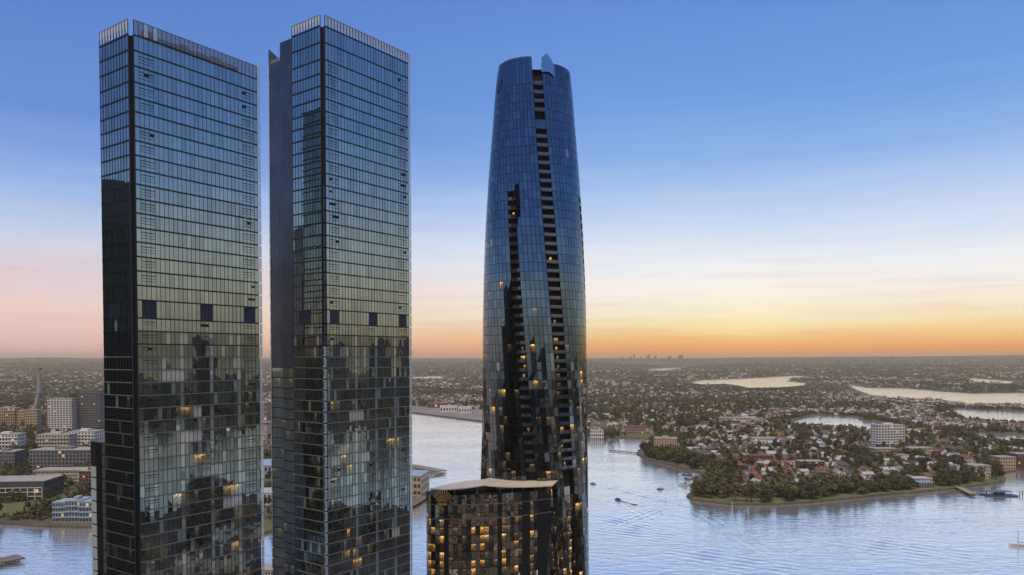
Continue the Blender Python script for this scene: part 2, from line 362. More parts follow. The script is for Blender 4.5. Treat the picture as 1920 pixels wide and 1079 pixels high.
def local_y_at(root, lx, px, z):
    """local y where a point of local x = lx shows at photo column px"""
    mw = Matrix.Translation(root.location) @ Matrix.Rotation(root.rotation_euler[2], 4, 'Z')
    lo, hi = -5.0, 40.0
    for _ in range(50):
        mid = (lo+hi)/2; p = mw @ Vector((lx, mid, 0)); q = 960 + F*p.x/(p.y*CP-(z-CAMZ)*SP)
        if q > px: lo = mid
        else: hi = mid
    p = mw @ Vector((lx, lo, 0)); return lo, p.y

def extras_left(root, Lw, Ln, fz, xs, ys, C, rnd, nt):
    # stepped wing on the narrow side
    lx = 2.0; yl, Y = local_y_at(root, lx, 172, 120); zt = z_at(Y, 829)
    m = MB(); m.box(lx, Lw*.7, Ln+.12, yl, 0, zt); w = m.build('side_wing', core_m, root)
    n = 4; ya = np.linspace(Ln+.12, yl, n+1); tan = mat('tan_louvre', (.16,.135,.09), .5, .3, noise=1.5)
    k = 0; z = zt
    while z > 70:
        for i in range(n):
            if i == n-1: continue
            q = MB(); q.box(lx-.10, lx-.01, ya[i]+.08, ya[i+1]-.08, z-2.8, z-.15); q.build('wing_panel', tan if i < 2 else frame, root)
        q = MB(); q.box(lx-.14, lx-.02, ya[n-1]+.3, ya[n]+.1, z-2.85, z-.2); q.build('edge_fin', g_fin if k > 1 else black, root)
        z -= 3.05; k += 1
    q = MB(); q.box(lx-.2, Lw*.7, Ln+.12, yl+.1, zt+.02, zt+.35); q.build('wing_coping', steel, root)
    # horizontal sun-shade slats low on the narrow face
    z = z_at(C[1]+6, 775); q = MB(); q.box(-.32, -.16, nt+.2, Ln-.1, -.06, .06); sm = q.mesh('slat', mat('bronze_slat', (.030,.030,.026), .5, .3))
    while z > 88: place('slat', sm, root, loc=(0, 0, z)); z -= .62
    # plant room and frames behind the glass screen
    zt0 = fz[0]; q = MB(); q.box(5, Lw-4, 3, Ln-3, zt0+.26, zt0+2.6); q.build('plant_room', steel, root)
    for i in range(6):
        x = 4+i*4.6; q = MB(); q.box(x, x+2.4, 1.2, 2.4, zt0+.26, zt0+1.4+rnd.random()*1.3); q.build('plant_unit', mat('plant_unit%d' % i, (.05+.03*i, .06+.03*i, .065+.03*i), .6), root)

def extras_mid(root, Lw, Ln, fz, xs, ys, C, rnd, nt):
    # two slate-panelled service cores stepping back beside the narrow face
    lx1 = .55; y1, Y1 = local_y_at(root, lx1, 525, 235); z1 = z_at(Y1, 81)
    lx2 = 3.2; y2, Y2 = local_y_at(root, lx2, 504, 230); z2 = z_at(Y2, 122)
    zs = z_at(Y1, 690)
    for nm, lx, ya, yb, zt in (('service_core', lx1, Ln+.12, y1, z1), ('service_core', lx2, y1+.02, y2, z2)):
        m = MB(); m.box(lx+.12, Lw*.8, ya, yb, 0, zt); m.build(nm, core_m, root)
        n = 4; yy = np.linspace(ya, yb, n+1)
        for i in range(n):
            z = zt
            while z > zs+1:
                h = min(10.3, z-zs); q = MB(); q.box(lx, lx+.10, yy[i]+.03, yy[i+1]-.03, z-h+.04, z); q.build('slate_panel', dpanel, root); z -= h
            g = MB(); zz = zs
            while zz > 60:
                t = rnd.gauss(0, .003); g.quad((lx+.04+t, yy[i+1]-.03, zz-2.9), (lx+.04+t, yy[i]+.03, zz-2.9), (lx+.04, yy[i]+.03, zz-.1), (lx+.04, yy[i+1]-.03, zz-.1), rnd.choice((0, 1, 1)) if rnd.random() > .06 else 2); zz -= 3.07
            g.build('lower_glazing', [g_b, g_a, g_spark], root, kind='stuff')
    z = z2
    while z > 70:
        q = MB(); q.box(lx2-.18, lx2-.02, y2-.35, y2+.12, z-3.2, z-.22); q.build('edge_fin', g_fin, root); z -= 3.43
    # raking screen over the outer core and its small glazed storey
    yA = y2; zt = z_at(Y2, 93)
    m = MB(); m.prism([(lx2, yA-.25), (lx2+9, yA-.25), (lx2+9, yA), (lx2, yA)], z2, [zt, z2+.4, z2+.4, zt]); m.build('raking_screen', mat('bronze_screen', (.20,.17,.13), .4, .5, noise=2), root)
    q = MB(); q.box(lx2+.2, lx2+.3, y1+.4, y2-.4, z2+.05, z2+1.1); q.build('screen_panel', frost2, root)
    # pale recessed panels in the corner slot, one for each storey below the plant floor
    for k in range(12, len(fz)-1):
        if fz[k] < 70: break
        q = MB(); q.box(.28, .99, .28, .99, fz[k+1]+.2, fz[k]-.2); c = q.build('corner_panel', lightpanel if k > 24 else dpanel, root)
        q = MB(); q.box(.24, .27, .45, .8, fz[k+1]+.7, fz[k]-.6); q.build('corner_grille', frame, c)
    zt0 = fz[0]; q = MB(); q.box(4, Lw-4, 3, Ln-3, zt0+.26, zt0+1.4); q.build('plant_room', steel, root)

yl = [62.5, 92, 121, 151.5, 180] + [180+27.28*i for i in range(1, 15)] + [596.3]
slab_tower('glass_skyscraper', 'tall teal glass slab tower with clear roof screen, shorter of the two matching towers', 231.8, (243,35), (481,125), (187,63), yl, 24.4, 18, 29, 10, 3, 'clear', extras_left)
ym = [47, 78, 110, 136.8, 160.3] + [160.3+23.36*i for i in range(1, 19)] + [607]
slab_tower('glass_skyscraper', 'tall teal glass slab tower with white strip crown and dark slate service cores', 247.4, (604,27), (765,102), (547,51), ym, 20.85, 22, 29, 10, 5, 'strips', extras_mid)

# ------------------------------------------------------------------ the curved, twisting tower and its podium
KX, KY = 8.9, 311.0
kroot = thing('curved_skyscraper', 'tall tapering dark blue glass tower with curved petals and recessed balcony columns', 'skyscraper', (KX, KY, 0))
rz = random.Random(11)
prof = [(272, 14.6), (262, 15.7), (245, 17.1), (225, 18.8), (205, 20.1), (185, 21.0), (165, 21.6), (145, 21.9), (120, 22.2), (100, 22.6), (60, 23.2), (0, 24.0)]
pz, pr = [p[0] for p in prof][::-1], [p[1] for p in prof][::-1]
def KR(z): return float(np.interp(z, pz, pr))
def phi(z): return R(3 + 27*(268-z)/122.0)             # the seam turns as it comes down
def KP(th, z, dr=0.0):
    s = th-phi(z); lobe = 1 - .055*max(0, math.cos(s*3))**6 + .012*math.cos(3*s+math.pi)
    r = KR(z)*lobe+dr; return (r*math.sin(th), -r*math.cos(th), z)
NC = 72; FH = 3.52
zl = [264.0, 259.6]
while zl[-1] > 4: zl.append(zl[-1]-FH)
def cth(c, z): return phi(z) + 2*math.pi*c/NC
# recess columns: index range of panes and the height where they begin
REC = [(-1.5, 1.5, 264), (-9.6, -7.5, z_at(KY-19, 366)), (10.2, 12.2, z_at(KY-6, 372))]
def in_rec(c, z): return next((j for j, (a, b, t) in enumerate(REC) if a-.01 <= c and c+1 <= b+.01 and z <= t+.1), None)
cols = sorted(set([c/1.0 - .5 for c in range(-35, 38)]))
cols = [c for c in cols]
def rec_cols():
    out = []
    for c in cols[:-1]:
        out.append(c)
    return out
# inner body
m = MB(); nseg = 90; lev = list(range(0, 264, 6))+[264]
ring = []
for z in lev:
    ring.append([KP(2*math.pi*i/nseg+phi(z), z, -2.1) for i in range(nseg)])
for a in range(len(lev)-1):
    for i in range(nseg):
        j = (i+1) % nseg; m.quad(ring[a][i], ring[a][j], ring[a+1][j], ring[a+1][i])
m.v += ring[-1]; m.f.append(tuple(range(len(m.v)-nseg, len(m.v)))); m.m.append(0)
m.build('inner_core', core_m, kroot)
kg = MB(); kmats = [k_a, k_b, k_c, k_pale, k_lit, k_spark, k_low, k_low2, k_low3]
spd = MB(); units = {}; npk = 0; cand = []
REC2 = [(-1.5, 1.5, 264), (-9.5, -7.5, REC[1][2]), (10.5, 12.5, REC[2][2])]
def recess(c, z):
    for j, (a, b, t) in enumerate(REC2):
        if a-.01 <= c and c+1 <= b+.01 and z <= t: return j
    return None
panes = []
for k in range(len(zl)-1):
    zb, zt = zl[k+1]+.05, zl[k]-.05
    for c in cols[:-1]:
        if recess(c, zb+1) is not None and not (k == 5 and abs(c) < 2): continue
        tall = zt
        if k == 0:
            s = c+.5
            tall = 270.6 if -30 < s < -1 else (268.2 if 1 <= s < 14 else 268.6)
            if s <= -16 or s >= 14: tall = 268.4
        y = rz.gauss(0, .0035 if zb > 150 else .012); t = rz.gauss(0, .003 if zb > 150 else .011)
        r = rz.random(); mi = 0 if r < .6 else (1 if r < .85 else 2)
        pl = .0 if zb > 200 else (.003 if zb > 165 else (.012 if zb > 138 else .05))
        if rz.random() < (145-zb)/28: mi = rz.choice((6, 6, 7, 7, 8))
        q = rz.random()
        if q < pl: mi = 4
        elif q < pl*2.6: mi = 5
        elif q < pl*2.6+(.006 if zb > 150 else .03): mi = 3
        pts = [KP(cth(c, zb)+.004, zb), KP(cth(c+1, zb)-.004, zb), KP(cth(c+1, tall)-.004, tall), KP(cth(c, tall)+.004, tall)]
        nn = np.array([math.sin(cth(c+.5, zb)), -math.cos(cth(c+.5, zb)), 0])
        w2 = .5*KR(zb)*2*math.pi/NC
        off = [-y*w2+t*1.7, y*w2+t*1.7, y*w2-t*1.7, -y*w2-t*1.7]
        pts = [tuple(np.array(p)+nn*o) for p, o in zip(pts, off)]
        panes.append((k, c, pts, mi))
def seen(c, k): return -13 < c+zl[k]*0 < 14
big = [p for p in panes if -11 < p[1] < 11 and 2 <= p[0] < 18][:296]
bigset = set(id(p) for p in big)
for p in panes:
    k, c, pts, mi = p
    if id(p) in bigset:
        n = np.cross(np.array(pts[1])-pts[0], np.array(pts[3])-pts[0]); n = n/np.linalg.norm(n)*.04
        q = MB(); q.quad(*pts); bk = [tuple(np.array(v)-n) for v in pts]; q.quad(bk[3], bk[2], bk[1], bk[0])
        for a in range(4): q.quad(pts[a], bk[a], bk[(a+1) % 4], pts[(a+1) % 4])
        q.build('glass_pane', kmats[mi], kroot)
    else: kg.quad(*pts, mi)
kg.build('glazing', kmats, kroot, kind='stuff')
# dark floor joint rings just behind the glass line
for z in zl[1:]:
    q = MB(); n = 72
    for i in range(n):
        c0 = i-36+.5; ang = [cth(c0, z), cth(c0+1, z)]
        if recess(c0, z) is not None: continue
        a0, a1 = KP(ang[0], z-.09, -.3), KP(ang[1], z-.09, -.3); b0, b1 = KP(ang[0], z-.09, .03), KP(ang[1], z-.09, .03)
        up = .18; t = lambda p: (p[0], p[1], p[2]+up)
        q.quad(b0, b1, t(b1), t(b0)); q.quad(t(b0), t(b1), t(a1), t(a0)); q.quad(a0, a1, b1, b0)
    q.build('floor_joint', frame, kroot)
# recess side walls, balconies
bal_m = mat('balcony_soffit', (.020,.022,.025), .5); rail_m = glass('balcony_rail', (.22,.26,.30), under=(.05,.055,.06), mixf=.45)
for j, (a, b, t) in enumerate(REC2):
    for c in (a, b):
        q = MB(); ls = [t]+[z for z in zl if z < t]
        for z1, z0 in zip(ls[:-1], ls[1:]):
            q.quad(KP(cth(c, z0), z0, -2.15), KP(cth(c, z0), z0, .02), KP(cth(c, z1), z1, .02), KP(cth(c, z1), z1, -2.15))
        q.build('recess_jamb', frame, kroot)
    for k in range(1, len(zl)-1):
        z = zl[k]
        if z > t-1 or z < 106 or (j == 0 and k in (5,)): continue
        q = MB(); n = 4; A = [cth(a+(b-a)*i/n+.06*(1-2*i/n), z) for i in range(n+1)]
        for i in range(n):
            p0, p1 = KP(A[i], z, .0), KP(A[i+1], z, .0); q0, q1 = KP(A[i], z, -2.0), KP(A[i+1], z, -2.0)
            u = lambda p, h: (p[0], p[1], p[2]+h)
            q.quad(u(p0,-.28), u(p1,-.28), u(p1,.05), u(p0,.05)); q.quad(u(p0,.05), u(p1,.05), u(q1,.05), u(q0,.05)); q.quad(u(q0,-.28), u(q1,-.28), u(p1,-.28), u(p0,-.28))
        bo = q.build('balcony', bal_m, kroot); q = MB()
        for i in range(n):
            p0, p1 = KP(A[i], z, -.05), KP(A[i+1], z, -.05); q0, q1 = KP(A[i], z, -.09), KP(A[i+1], z, -.09)
            q.quad(u(p0,.05), u(p1,.05), u(p1,1.15), u(p0,1.15)); q.quad(u(q1,.05), u(q0,.05), u(q0,1.15), u(q1,1.15)); q.quad(u(p0,1.15), u(p1,1.15), u(q1,1.15), u(q0,1.15))
        q.build('balustrade', rail_m, bo)
        if rz.random() < (.10 if z > 165 else .45):
            q = MB(); th = (A[1]+A[3])/2; hw = .9 if rz.random() < .5 else .45
            p = KP(th, z, -2.0); ex = np.array([math.cos(th), math.sin(th), 0]); pp = np.array(p)
            s = rz.uniform(-.5, .5)
            c0, c1 = pp+ex*(s-hw), pp+ex*(s+hw); q.quad(tuple(c0+[0,0,.1]), tuple(c1+[0,0,.1]), tuple(c1+[0,0,2.5]), tuple(c0+[0,0,2.5]))
            q.build('lit_door', k_lit if rz.random() < .5 else k_spark, bo)
# blade crest beside the seam
q = MB(); th0, th1 = phi(268)+R(7.5), phi(268)+R(27); n = 8
def crest(i):
    f = i/n; return 271.6 - 7.5*max(0, f-.35)**1.3 - 1.6*max(0, .35-f)/.35
def bot(i):
    f = i/n; return 264.2 if f < .5 else 264.2-3*(f-.5)
outer = lambda i, z: KP(th0+(th1-th0)*i/n, z, 1.0-.9*abs(i/n-.35))
inner = lambda i, z: KP(th0+(th1-th0)*i/n, z, .6-.9*abs(i/n-.35))
for i in range(n):
    q.quad(outer(i, bot(i)), outer(i+1, bot(i+1)), outer(i+1, crest(i+1)), outer(i, crest(i)))
    q.quad(inner(i+1, bot(i+1)), inner(i, bot(i)), inner(i, crest(i)), inner(i+1, crest(i+1)))
    q.quad(outer(i, crest(i)), outer(i+1, crest(i+1)), inner(i+1, crest(i+1)), inner(i, crest(i)))
q.build('crest_blade', glass('crest_glass', (.44,.60,.62), under=(.05,.07,.08), mixf=.8), kroot)
# roof deck and parapet back
q = MB(); q.v += [KP(2*math.pi*i/60, 265.6, -.5) for i in range(60)]; q.f.append(tuple(range(60))); q.m.append(0); q.build('roof_deck', steel, kroot)
q = MB()
for i in range(72):
    c = i-36+.5; s = c+.5
    if recess(c, 263) is not None: continue
    tp = (270.4 if -16 < s < -1 else 268.1)
    a0, a1 = KP(cth(c, 264), 264, -.25), KP(cth(c+1, 264), 264, -.25); b0, b1 = KP(cth(c, tp), tp, -.25), KP(cth(c+1, tp), tp, -.25)
    q.quad(a1, a0, b0, b1); q.quad(a0, a1, b1, b0)
q.build('parapet_lining', frame, kroot)
# right lobe sign band and the gap storeys
def emblem(root, place_fn, s, m_, name='crown_emblem', nm=9):
    """crown emblem: a curved base and a fan of tapering spokes tipped with discs; place_fn(u, v) maps sign metres to space"""
    q = MB(); n = 10; pts = []
    def Pt(u, v, d=0): return place_fn(u*s, v*s, d)
    for i in range(n):
        a0, a1 = -.34+.68*i/n, -.34+.68*(i+1)/n; f = lambda a: -.5-.05*math.cos(a*4)
        q.quad(Pt(a0, f(a0), .12), Pt(a1, f(a1), .12), Pt(a1*1.05, f(a1)+.13, .12), Pt(a0*1.05, f(a0)+.13, .12))
    for row, (r0, r1, wd) in enumerate(((.14, .40, .020), (.44, .66, .028), (.70, .90, .034))):
        for i in range(nm):
            t = R(-52+104*i/(nm-1)); sn, cs = math.sin(t), math.cos(t); o = -.46
            u0, v0, u1, v1 = .30*math.sin(t)*.9+sn*r0*.55, o+cs*r0+.05, .30*math.sin(t)*.9+sn*r1*.55, o+cs*r1+.05
            q.quad(Pt(u0-wd, v0, .12), Pt(u0+wd, v0, .12), Pt(u1+wd*1.3, v1, .12), Pt(u1-wd*1.3, v1, .12))
    for i in range(nm):
        t = R(-52+104*i/(nm-1)); rr = .97; u, v = .27*math.sin(t)+math.sin(t)*rr*.55, -.41+math.cos(t)*rr
        ring = [Pt(u+.055*math.cos(a), v+.055*math.sin(a), .13) for a in np.linspace(0, 2*math.pi, 9)[:-1]]
        b = len(q.v); q.v += ring; q.f.append(tuple(range(b, b+8))); q.m.append(0)
    return q.build(name, m_, root)
gold = mat('gold_sign', (.55,.38,.13), .4, .4, emit=((.8,.5,.14), .10))
bronze = mat('bronze_sign', (.05,.04,.03), .4, .5)
emblem(kroot, lambda u, v, d: KP(R(-64)+u/16.0, 261.5+v, d+.15), 4.6, bronze)
emblem(kroot, lambda u, v, d: KP(R(62)+u/16.0, 265.2+v, d+.15), 2.6, bronze)

# podium ------------------------------------------------------------
ZP = 101.2
pw = [(-22, 299), (-30.3, 290.5), (-32.6, 283), (-31.9, 276.6), (-24, 275.6), (-12, 276.8), (0, 280.2), (12, 286.6), (22.8, 295.6), (26, 300)]
def dense(pts, step):
    out = []; pts = [np.array(p, float) for p in pts]
    for a, b in zip(pts[:-1], pts[1:]):
        n = max(1, int(np.linalg.norm(b-a)/step)); out += [tuple(a+(b-a)*i/n) for i in range(n)]
    return out+[tuple(pts[-1])]
def smooth(pts, it=3):
    for _ in range(it):
        q = [pts[0]]
        for a, b in zip(pts[:-1], pts[1:]):
            a, b = np.array(a, float), np.array(b, float); q += [tuple(.75*a+.25*b), tuple(.25*a+.75*b)]
        pts = q+[pts[-1]]
    return pts
proot = thing('hotel_podium', 'dark glass podium with lit rooms and gold crown emblem at foot of curved tower', 'building', (0, 0, 0))
line = pw[:3]+smooth(pw[2:9], 2)[1:]+[pw[9]]
cum = np.concatenate([[0], np.cumsum([math.dist(a, b) for a, b in zip(line[:-1], line[1:])])])
def PW(s, dr=0.0):
    s = min(max(s, 0.001), cum[-1]-.001); i = int(np.searchsorted(cum, s))-1
    a, b = np.array(line[i]), np.array(line[i+1]); t = (s-cum[i])/(cum[i+1]-cum[i]); d = (b-a)/np.linalg.norm(b-a)
    p = a+(b-a)*t; nrm = np.array([d[1], -d[0]]); return p+nrm*dr
q = MB(); q.prism([tuple(PW(s, -.5)) for s in np.linspace(0, cum[-1], 60)]+[(26, 318), (0, 312), (-12, 307)], 0, ZP); q.build('podium_core', core_m, proot)
LP = cum[-1]; npn = 54; S = np.linspace(0, LP, npn+1); zf = [ZP]; 
for h in (3.6, 3.3, 2.0): zf.append(zf[-1]-h)
while zf[-1] > 4: zf.append(zf[-1]-3.12)
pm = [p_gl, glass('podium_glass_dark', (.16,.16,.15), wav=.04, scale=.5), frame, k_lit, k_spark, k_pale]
pg = MB(); kinds = []
rp = random.Random(23)
for i in range(npn):
    r = rp.random(); kinds.append('solid' if r < .22 else ('lit' if r < .58 else 'glass'))
npp = 0
for k in range(len(zf)-1):
    for i in range(npn):
        kd = kinds[i]; mi = {'solid': 2, 'lit': 0, 'glass': 0}[kd]
        if kd == 'glass' and rp.random() < .35: mi = 1
        if k > 2:
            r = rp.random()
            if kd == 'lit' and r < .62: mi = 3 if r < .40 else 4
            elif kd == 'glass' and r < .10: mi = 4
        y, t = rp.gauss(0, .03), rp.gauss(0, .02)
        a, b = PW(S[i]+.05, -.05), PW(S[i+1]-.05, -.05); n_ = PW(S[i], 1)-PW(S[i], 0)
        z0, z1 = zf[k+1]+.12, zf[k]-.06
        pts = [(*(a+n_*(t-y)), z0), (*(b+n_*(t+y)), z0), (*(b+n_*(y-t)), z1), (*(a-n_*(t+y)), z1)]
        if 8 < i < 50 and 1 <= k < 8 and npp < 290:
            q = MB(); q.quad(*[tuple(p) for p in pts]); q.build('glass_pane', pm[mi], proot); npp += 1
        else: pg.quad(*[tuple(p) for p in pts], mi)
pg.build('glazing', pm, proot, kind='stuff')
brz = mat('bronze_rail', (.30,.25,.19), .35, .6)
for z in (zf[1]-.1, zf[3]-.1):
    q = MB(); ss = np.linspace(S[10], LP-1.2, 60)
    for s0, s1 in zip(ss[:-1], ss[1:]):
        a, b, c, d = PW(s0, .22), PW(s1, .22), PW(s1, -.2), PW(s0, -.2)
        q.quad((*a, z-.16), (*b, z-.16), (*b, z+.16), (*a, z+.16)); q.quad((*a, z+.16), (*b, z+.16), (*c, z+.16), (*d, z+.16)); q.quad((*d, z-.16), (*c, z-.16), (*b, z-.16), (*a, z-.16))
    q.build('ledge_rail', brz, proot)
for z in zf[4:]:
    q = MB(); ss = np.linspace(0, LP-.5, 50)
    for s0, s1 in zip(ss[:-1], ss[1:]):
        a, b, c, d = PW(s0, .02), PW(s1, .02), PW(s1, -.3), PW(s0, -.3)
        q.quad((*a, z-.08), (*b, z-.08), (*b, z+.08), (*a, z+.08)); q.quad((*a, z+.08), (*b, z+.08), (*c, z+.08), (*d, z+.08))
    q.build('floor_joint', frame, proot)
for s in np.linspace(LP-13, LP-2.4, 14):
    a = PW(s, .1); q = MB(); q.box(a[0]-.06, a[0]+.06, a[1]-.06, a[1]+.06, zf[3]+.1, zf[1]-.3); q.build('baluster', brz, proot)
lamp = mat('light_strip', (.8,.75,.65), .4, emit=((1,.86,.66), .55))
for s, k0, k1 in ((LP-30, 10, 16), (LP-26, 11, 15), (LP-22, 10, 14), (LP-15, 8, 11), (LP-11.5, 8, 13), (LP-8, 9, 12), (LP-5, 10, 12), (LP-17.5, 12, 16)):
    a = PW(s, .12); q = MB(); q.box(a[0]-.07, a[0]+.07, a[1]-.07, a[1]+.07, zf[k1], zf[k0]); q.build('light_strip', lamp, proot)
eS = LP-cum[-1]
def pod_place(px):
    return min(range(400), key=lambda i: abs(960+F*PW(LP*i/400)[0]/(PW(LP*i/400)[1]*CP+50*SP)-px) + (1000 if LP*i/400 < 17 else 0))*LP/400
se = pod_place(829)
emblem(proot, lambda u, v, d: (*PW(se+u, d+.1), z_at(PW(se)[1], 934)+v), 4.9, gold)
# roof canopy: petal slab on slim posts
zc = 104.3
cp_ = [G(*p, zc) for p in ((806,916.5),(826,911),(850,906),(876,902),(906,899))]
cf = [G(*p, zc) for p in ((1036,910.5),(1012,912),(985,913),(955,913),(930,912),(907,910),(888,913),(862,916),(832,918))]
q = MB(); q.prism([cp_[0]]+cf[::-1]+[(20, 300), (0, 306), cp_[-1]]+cp_[1:-1][::-1], zc-.35, zc); q.build('canopy', mat('canopy_white', (.70,.60,.44), .45, noise=.25, col2=(.56,.48,.35)), proot)
for px in (852, 895, 940, 963, 985, 1007, 1027):
    s = pod_place(px); a = PW(s, -1.6); q = MB(); q.tube((a[0], a[1], ZP), (a[0], a[1], zc-.36), .12, .12, 8); q.build('canopy_post', lightpanel, proot)
q = MB()
for s0, s1 in zip(np.linspace(S[18], LP-5, 40)[:-1], np.linspace(S[18], LP-5, 40)[1:]):
    a, b = PW(s0, -4.5), PW(s1, -4.5); q.quad((*a, ZP+.02), (*b, ZP+.02), (*b, zc-.37), (*a, zc-.37))
q.build('terrace_glazing', pm[1], proot)
# ------------------------------------------------------------------ land and water
def W(*pts): return np.array([G(*p) for p in pts])
balmain = [(1112,824),(1180,823),(1232,826),(1226,833),(1208,839),(1196,844),(1192,852),(1216,865),(1245,871),(1281,881),(1309,887),(1318,896),(1308,917),
           (1285,931),(1297,940),(1333,944),(1371,948),(1436,949),(1500,946),(1574,939.5),(1648,931.5),(1722,925.5),(1796,918),(1825,914),(1884,905),(1887,898),(1880,890),(1920,880),(2060,862),(2300,840)]
pyrmont = [(-700,960),(-300,972),(0,984),(90,990),(170,992),(330,999),(487,1008),(508,1000),(640,975),(765,957),(781,947),(800,930),(806,914),(794,903),(770,893),(700,882),(600,858),(530,836),(505,826),(487,822)]
glebe = [(430,806),(487,797),(640,782),(768,774.5),(905,792),(1000,806),(1060,815)]
harbour = np.vstack([[(-3500, 395)], [G(-1400, 948)], W(*pyrmont), W((440,816)), W(*glebe), W(*balmain), [(5200, 1000), (5200, 395)],
                     [(900, 395), (400, 420), (120, 400), (20, 392), (-40, 385), (-120, 330), (-400, 330)]])
lakes = [W((1489,791),(1524,780),(1605,782),(1609,788.5),(1664,795),(1705,808),(1640,812),(1590,805),(1530,803),(1489,800)),
         W((1812,813),(1920,817),(2120,822),(2120,850),(1920,843),(1860,835),(1820,825)),
         W((1784,771),(1800,767),(1920,773),(2250,780),(2250,812),(1920,798),(1872,794),(1819,790)),
         W((1592,722),(1622,727.5),(1697,728.6),(1754,734),(1828,738.5),(1920,737),(2400,742),(2400,777),(1920,763),(1828,759),(1762,750),(1686,748),(1640,743),(1605,731)),
         W((1296,717.5),(1321,713),(1382,711),(1443.5,708),(1494,705),(1518,705.6),(1481,710),(1476,715.5),(1511,719),(1509,723),(1452,728),(1406,728),(1389,724),(1362,720.5),(1319,722)),
         W((1214,693),(1275,689),(1277,691.6),(1231,697)),
         W((1817,709.6),(1841,711),(1896,715.5),(1899,720.5),(1850,718.5),(1824,714)),
         W((720,708.5),(826,705.8),(831,710.5),(720,712))]
def sdf(poly, X, Y):
    """signed distance, positive inside"""
    d2 = np.full(X.shape, 1e18); ins = np.zeros(X.shape, bool); n = len(poly)
    for i in range(n):
        ax, ay = poly[i]; bx, by = poly[(i+1) % n]; ex, ey = bx-ax, by-ay
        if ex*ex+ey*ey < 1e-9: continue
        t = np.clip(((X-ax)*ex+(Y-ay)*ey)/(ex*ex+ey*ey), 0, 1); dx, dy = X-ax-t*ex, Y-ay-t*ey
        d2 = np.minimum(d2, dx*dx+dy*dy)
        c = ((ay > Y) != (by > Y)) & (X < ex*(Y-ay)/(ey if abs(ey) > 1e-9 else 1e-9)+ax); ins ^= c
    return np.where(ins, np.sqrt(d2), -np.sqrt(d2))
def vnoise(X, Y, s, seed):
    x, y = X/s, Y/s; i, j = np.floor(x).astype(int), np.floor(y).astype(int); fx, fy = x-i, y-j
    fx, fy = fx*fx*(3-2*fx), fy*fy*(3-2*fy)
    def h(a, b):
        v = np.sin(a*127.1+b*311.7+seed*74.7)*43758.5453; return v-np.floor(v)
    return (h(i,j)*(1-fx)+h(i+1,j)*fx)*(1-fy)+(h(i,j+1)*(1-fx)+h(i+1,j+1)*fx)*fy
def shore(X, Y):
    """distance inland (negative over water)"""
    d = -sdf(harbour, X, Y)
    for l in lakes: d = np.minimum(d, -sdf(l, X, Y))
    return d
def height(X, Y, sd=None):
    X, Y = np.asarray(X, float), np.asarray(Y, float)
    if sd is None: sd = shore(X, Y)
    inl = np.clip(sd-6, 0, None)
    far = np.clip((Y-6500)/11500, 0, 1)
    n = vnoise(X, Y, 420, 1)*.6+vnoise(X, Y, 150, 2)*.4
    low = np.clip((Y-1500)/300, 0, 1)
    h = 2.0+np.minimum(inl*(.05-.034*low), 15-7*low)*(.35+.75*n)*np.clip((Y-330)/250, 0, 1)
    ridge = vnoise(X, Y, 2600, 3)*.55+vnoise(X, Y, 900, 4)*.3+vnoise(X, Y, 350, 5)*.15
    u = X/np.maximum(Y, 1)
    crest = 146+np.clip((u-.25)/.43, 0, 1)*82+26*np.exp(-((u+.62)/.045)**2)-6*np.exp(-((u+.15)/.2)**2)
    hill = (crest*far**1.3)*(.62+.5*ridge*(1-.55*far)+.22*far)
    h = h+np.minimum(hill, inl*.05)
    return np.where(sd < 3, np.clip(sd*.8, -2.6, 2.0), np.where(sd < 6, 2.0, h))
nu, nv = 620, 430
uu = np.linspace(-1.25, 1.25, nu); vv = np.exp(np.linspace(math.log(330), math.log(21500), nv))
UU, YY = np.meshgrid(uu, vv); XX = UU*YY; SD = shore(XX, YY); HH = height(XX, YY, SD)
lawns = [W((-80,972),(20,976),(60,966),(130,948),(165,930),(150,926),(90,937),(30,948),(-80,956)), W((1160,820),(1178,812),(1225,817),(1232,825),(1180,822)),
         W((487,985),(508,980),(520,1000),(487,1006))]
idx = np.arange(nu*nv).reshape(nv, nu)
quads = np.stack([idx[:-1,:-1], idx[:-1,1:], idx[1:,1:], idx[1:,:-1]], -1).reshape(-1, 4)
keep = (SD.ravel()[quads] > -14).any(1); quads = quads[keep]
cx, cyy, csd = XX.ravel()[quads].mean(1), YY.ravel()[quads].mean(1), SD.ravel()[quads].mean(1)
mi = np.zeros(len(quads), np.int32)
mi[(csd < 24) & (csd > 0) & (cx > 100) & (cyy < 1000)] = 1
for l in lawns: mi[sdf(l, cx, cyy) > 0] = 1
wharfland = W((430,800),(487,790),(640,772),(768,764),(905,772),(1000,784),(1060,800),(1060,820),(905,800),(768,780))
mi[sdf(wharfland, cx, cyy) > 0] = 2
mi[(csd < 4)] = 3
def bigmesh(name, verts, faces, mats, mindex=None, kind='structure', smooth=True):
    me = bpy.data.meshes.new(name); me.vertices.add(len(verts)); me.vertices.foreach_set('co', np.asarray(verts, np.float32).ravel())
    nf, k = faces.shape; me.loops.add(nf*k); me.loops.foreach_set('vertex_index', faces.astype(np.int32).ravel())
    me.polygons.add(nf); me.polygons.foreach_set('loop_start', np.arange(0, nf*k, k, dtype=np.int32)); me.polygons.foreach_set('loop_total', np.full(nf, k, np.int32))
    for m in mats: me.materials.append(m)
    if mindex is not None: me.polygons.foreach_set('material_index', np.asarray(mindex, np.int32))
    if smooth: me.polygons.foreach_set('use_smooth', np.ones(nf, bool))
    me.update(calc_edges=True); me.validate(); return place(name, me, None, kind)
ground_m = mat('suburb_ground', (.13,.115,.075), .95, noise=.012, col2=(.07,.07,.04))
grass_m = mat('lawn_grass', (.13,.145,.04), .95, noise=.06, col2=(.08,.10,.03))
conc_m = mat('wharf_concrete', (.26,.23,.20), .85, noise=.02, col2=(.17,.15,.13))
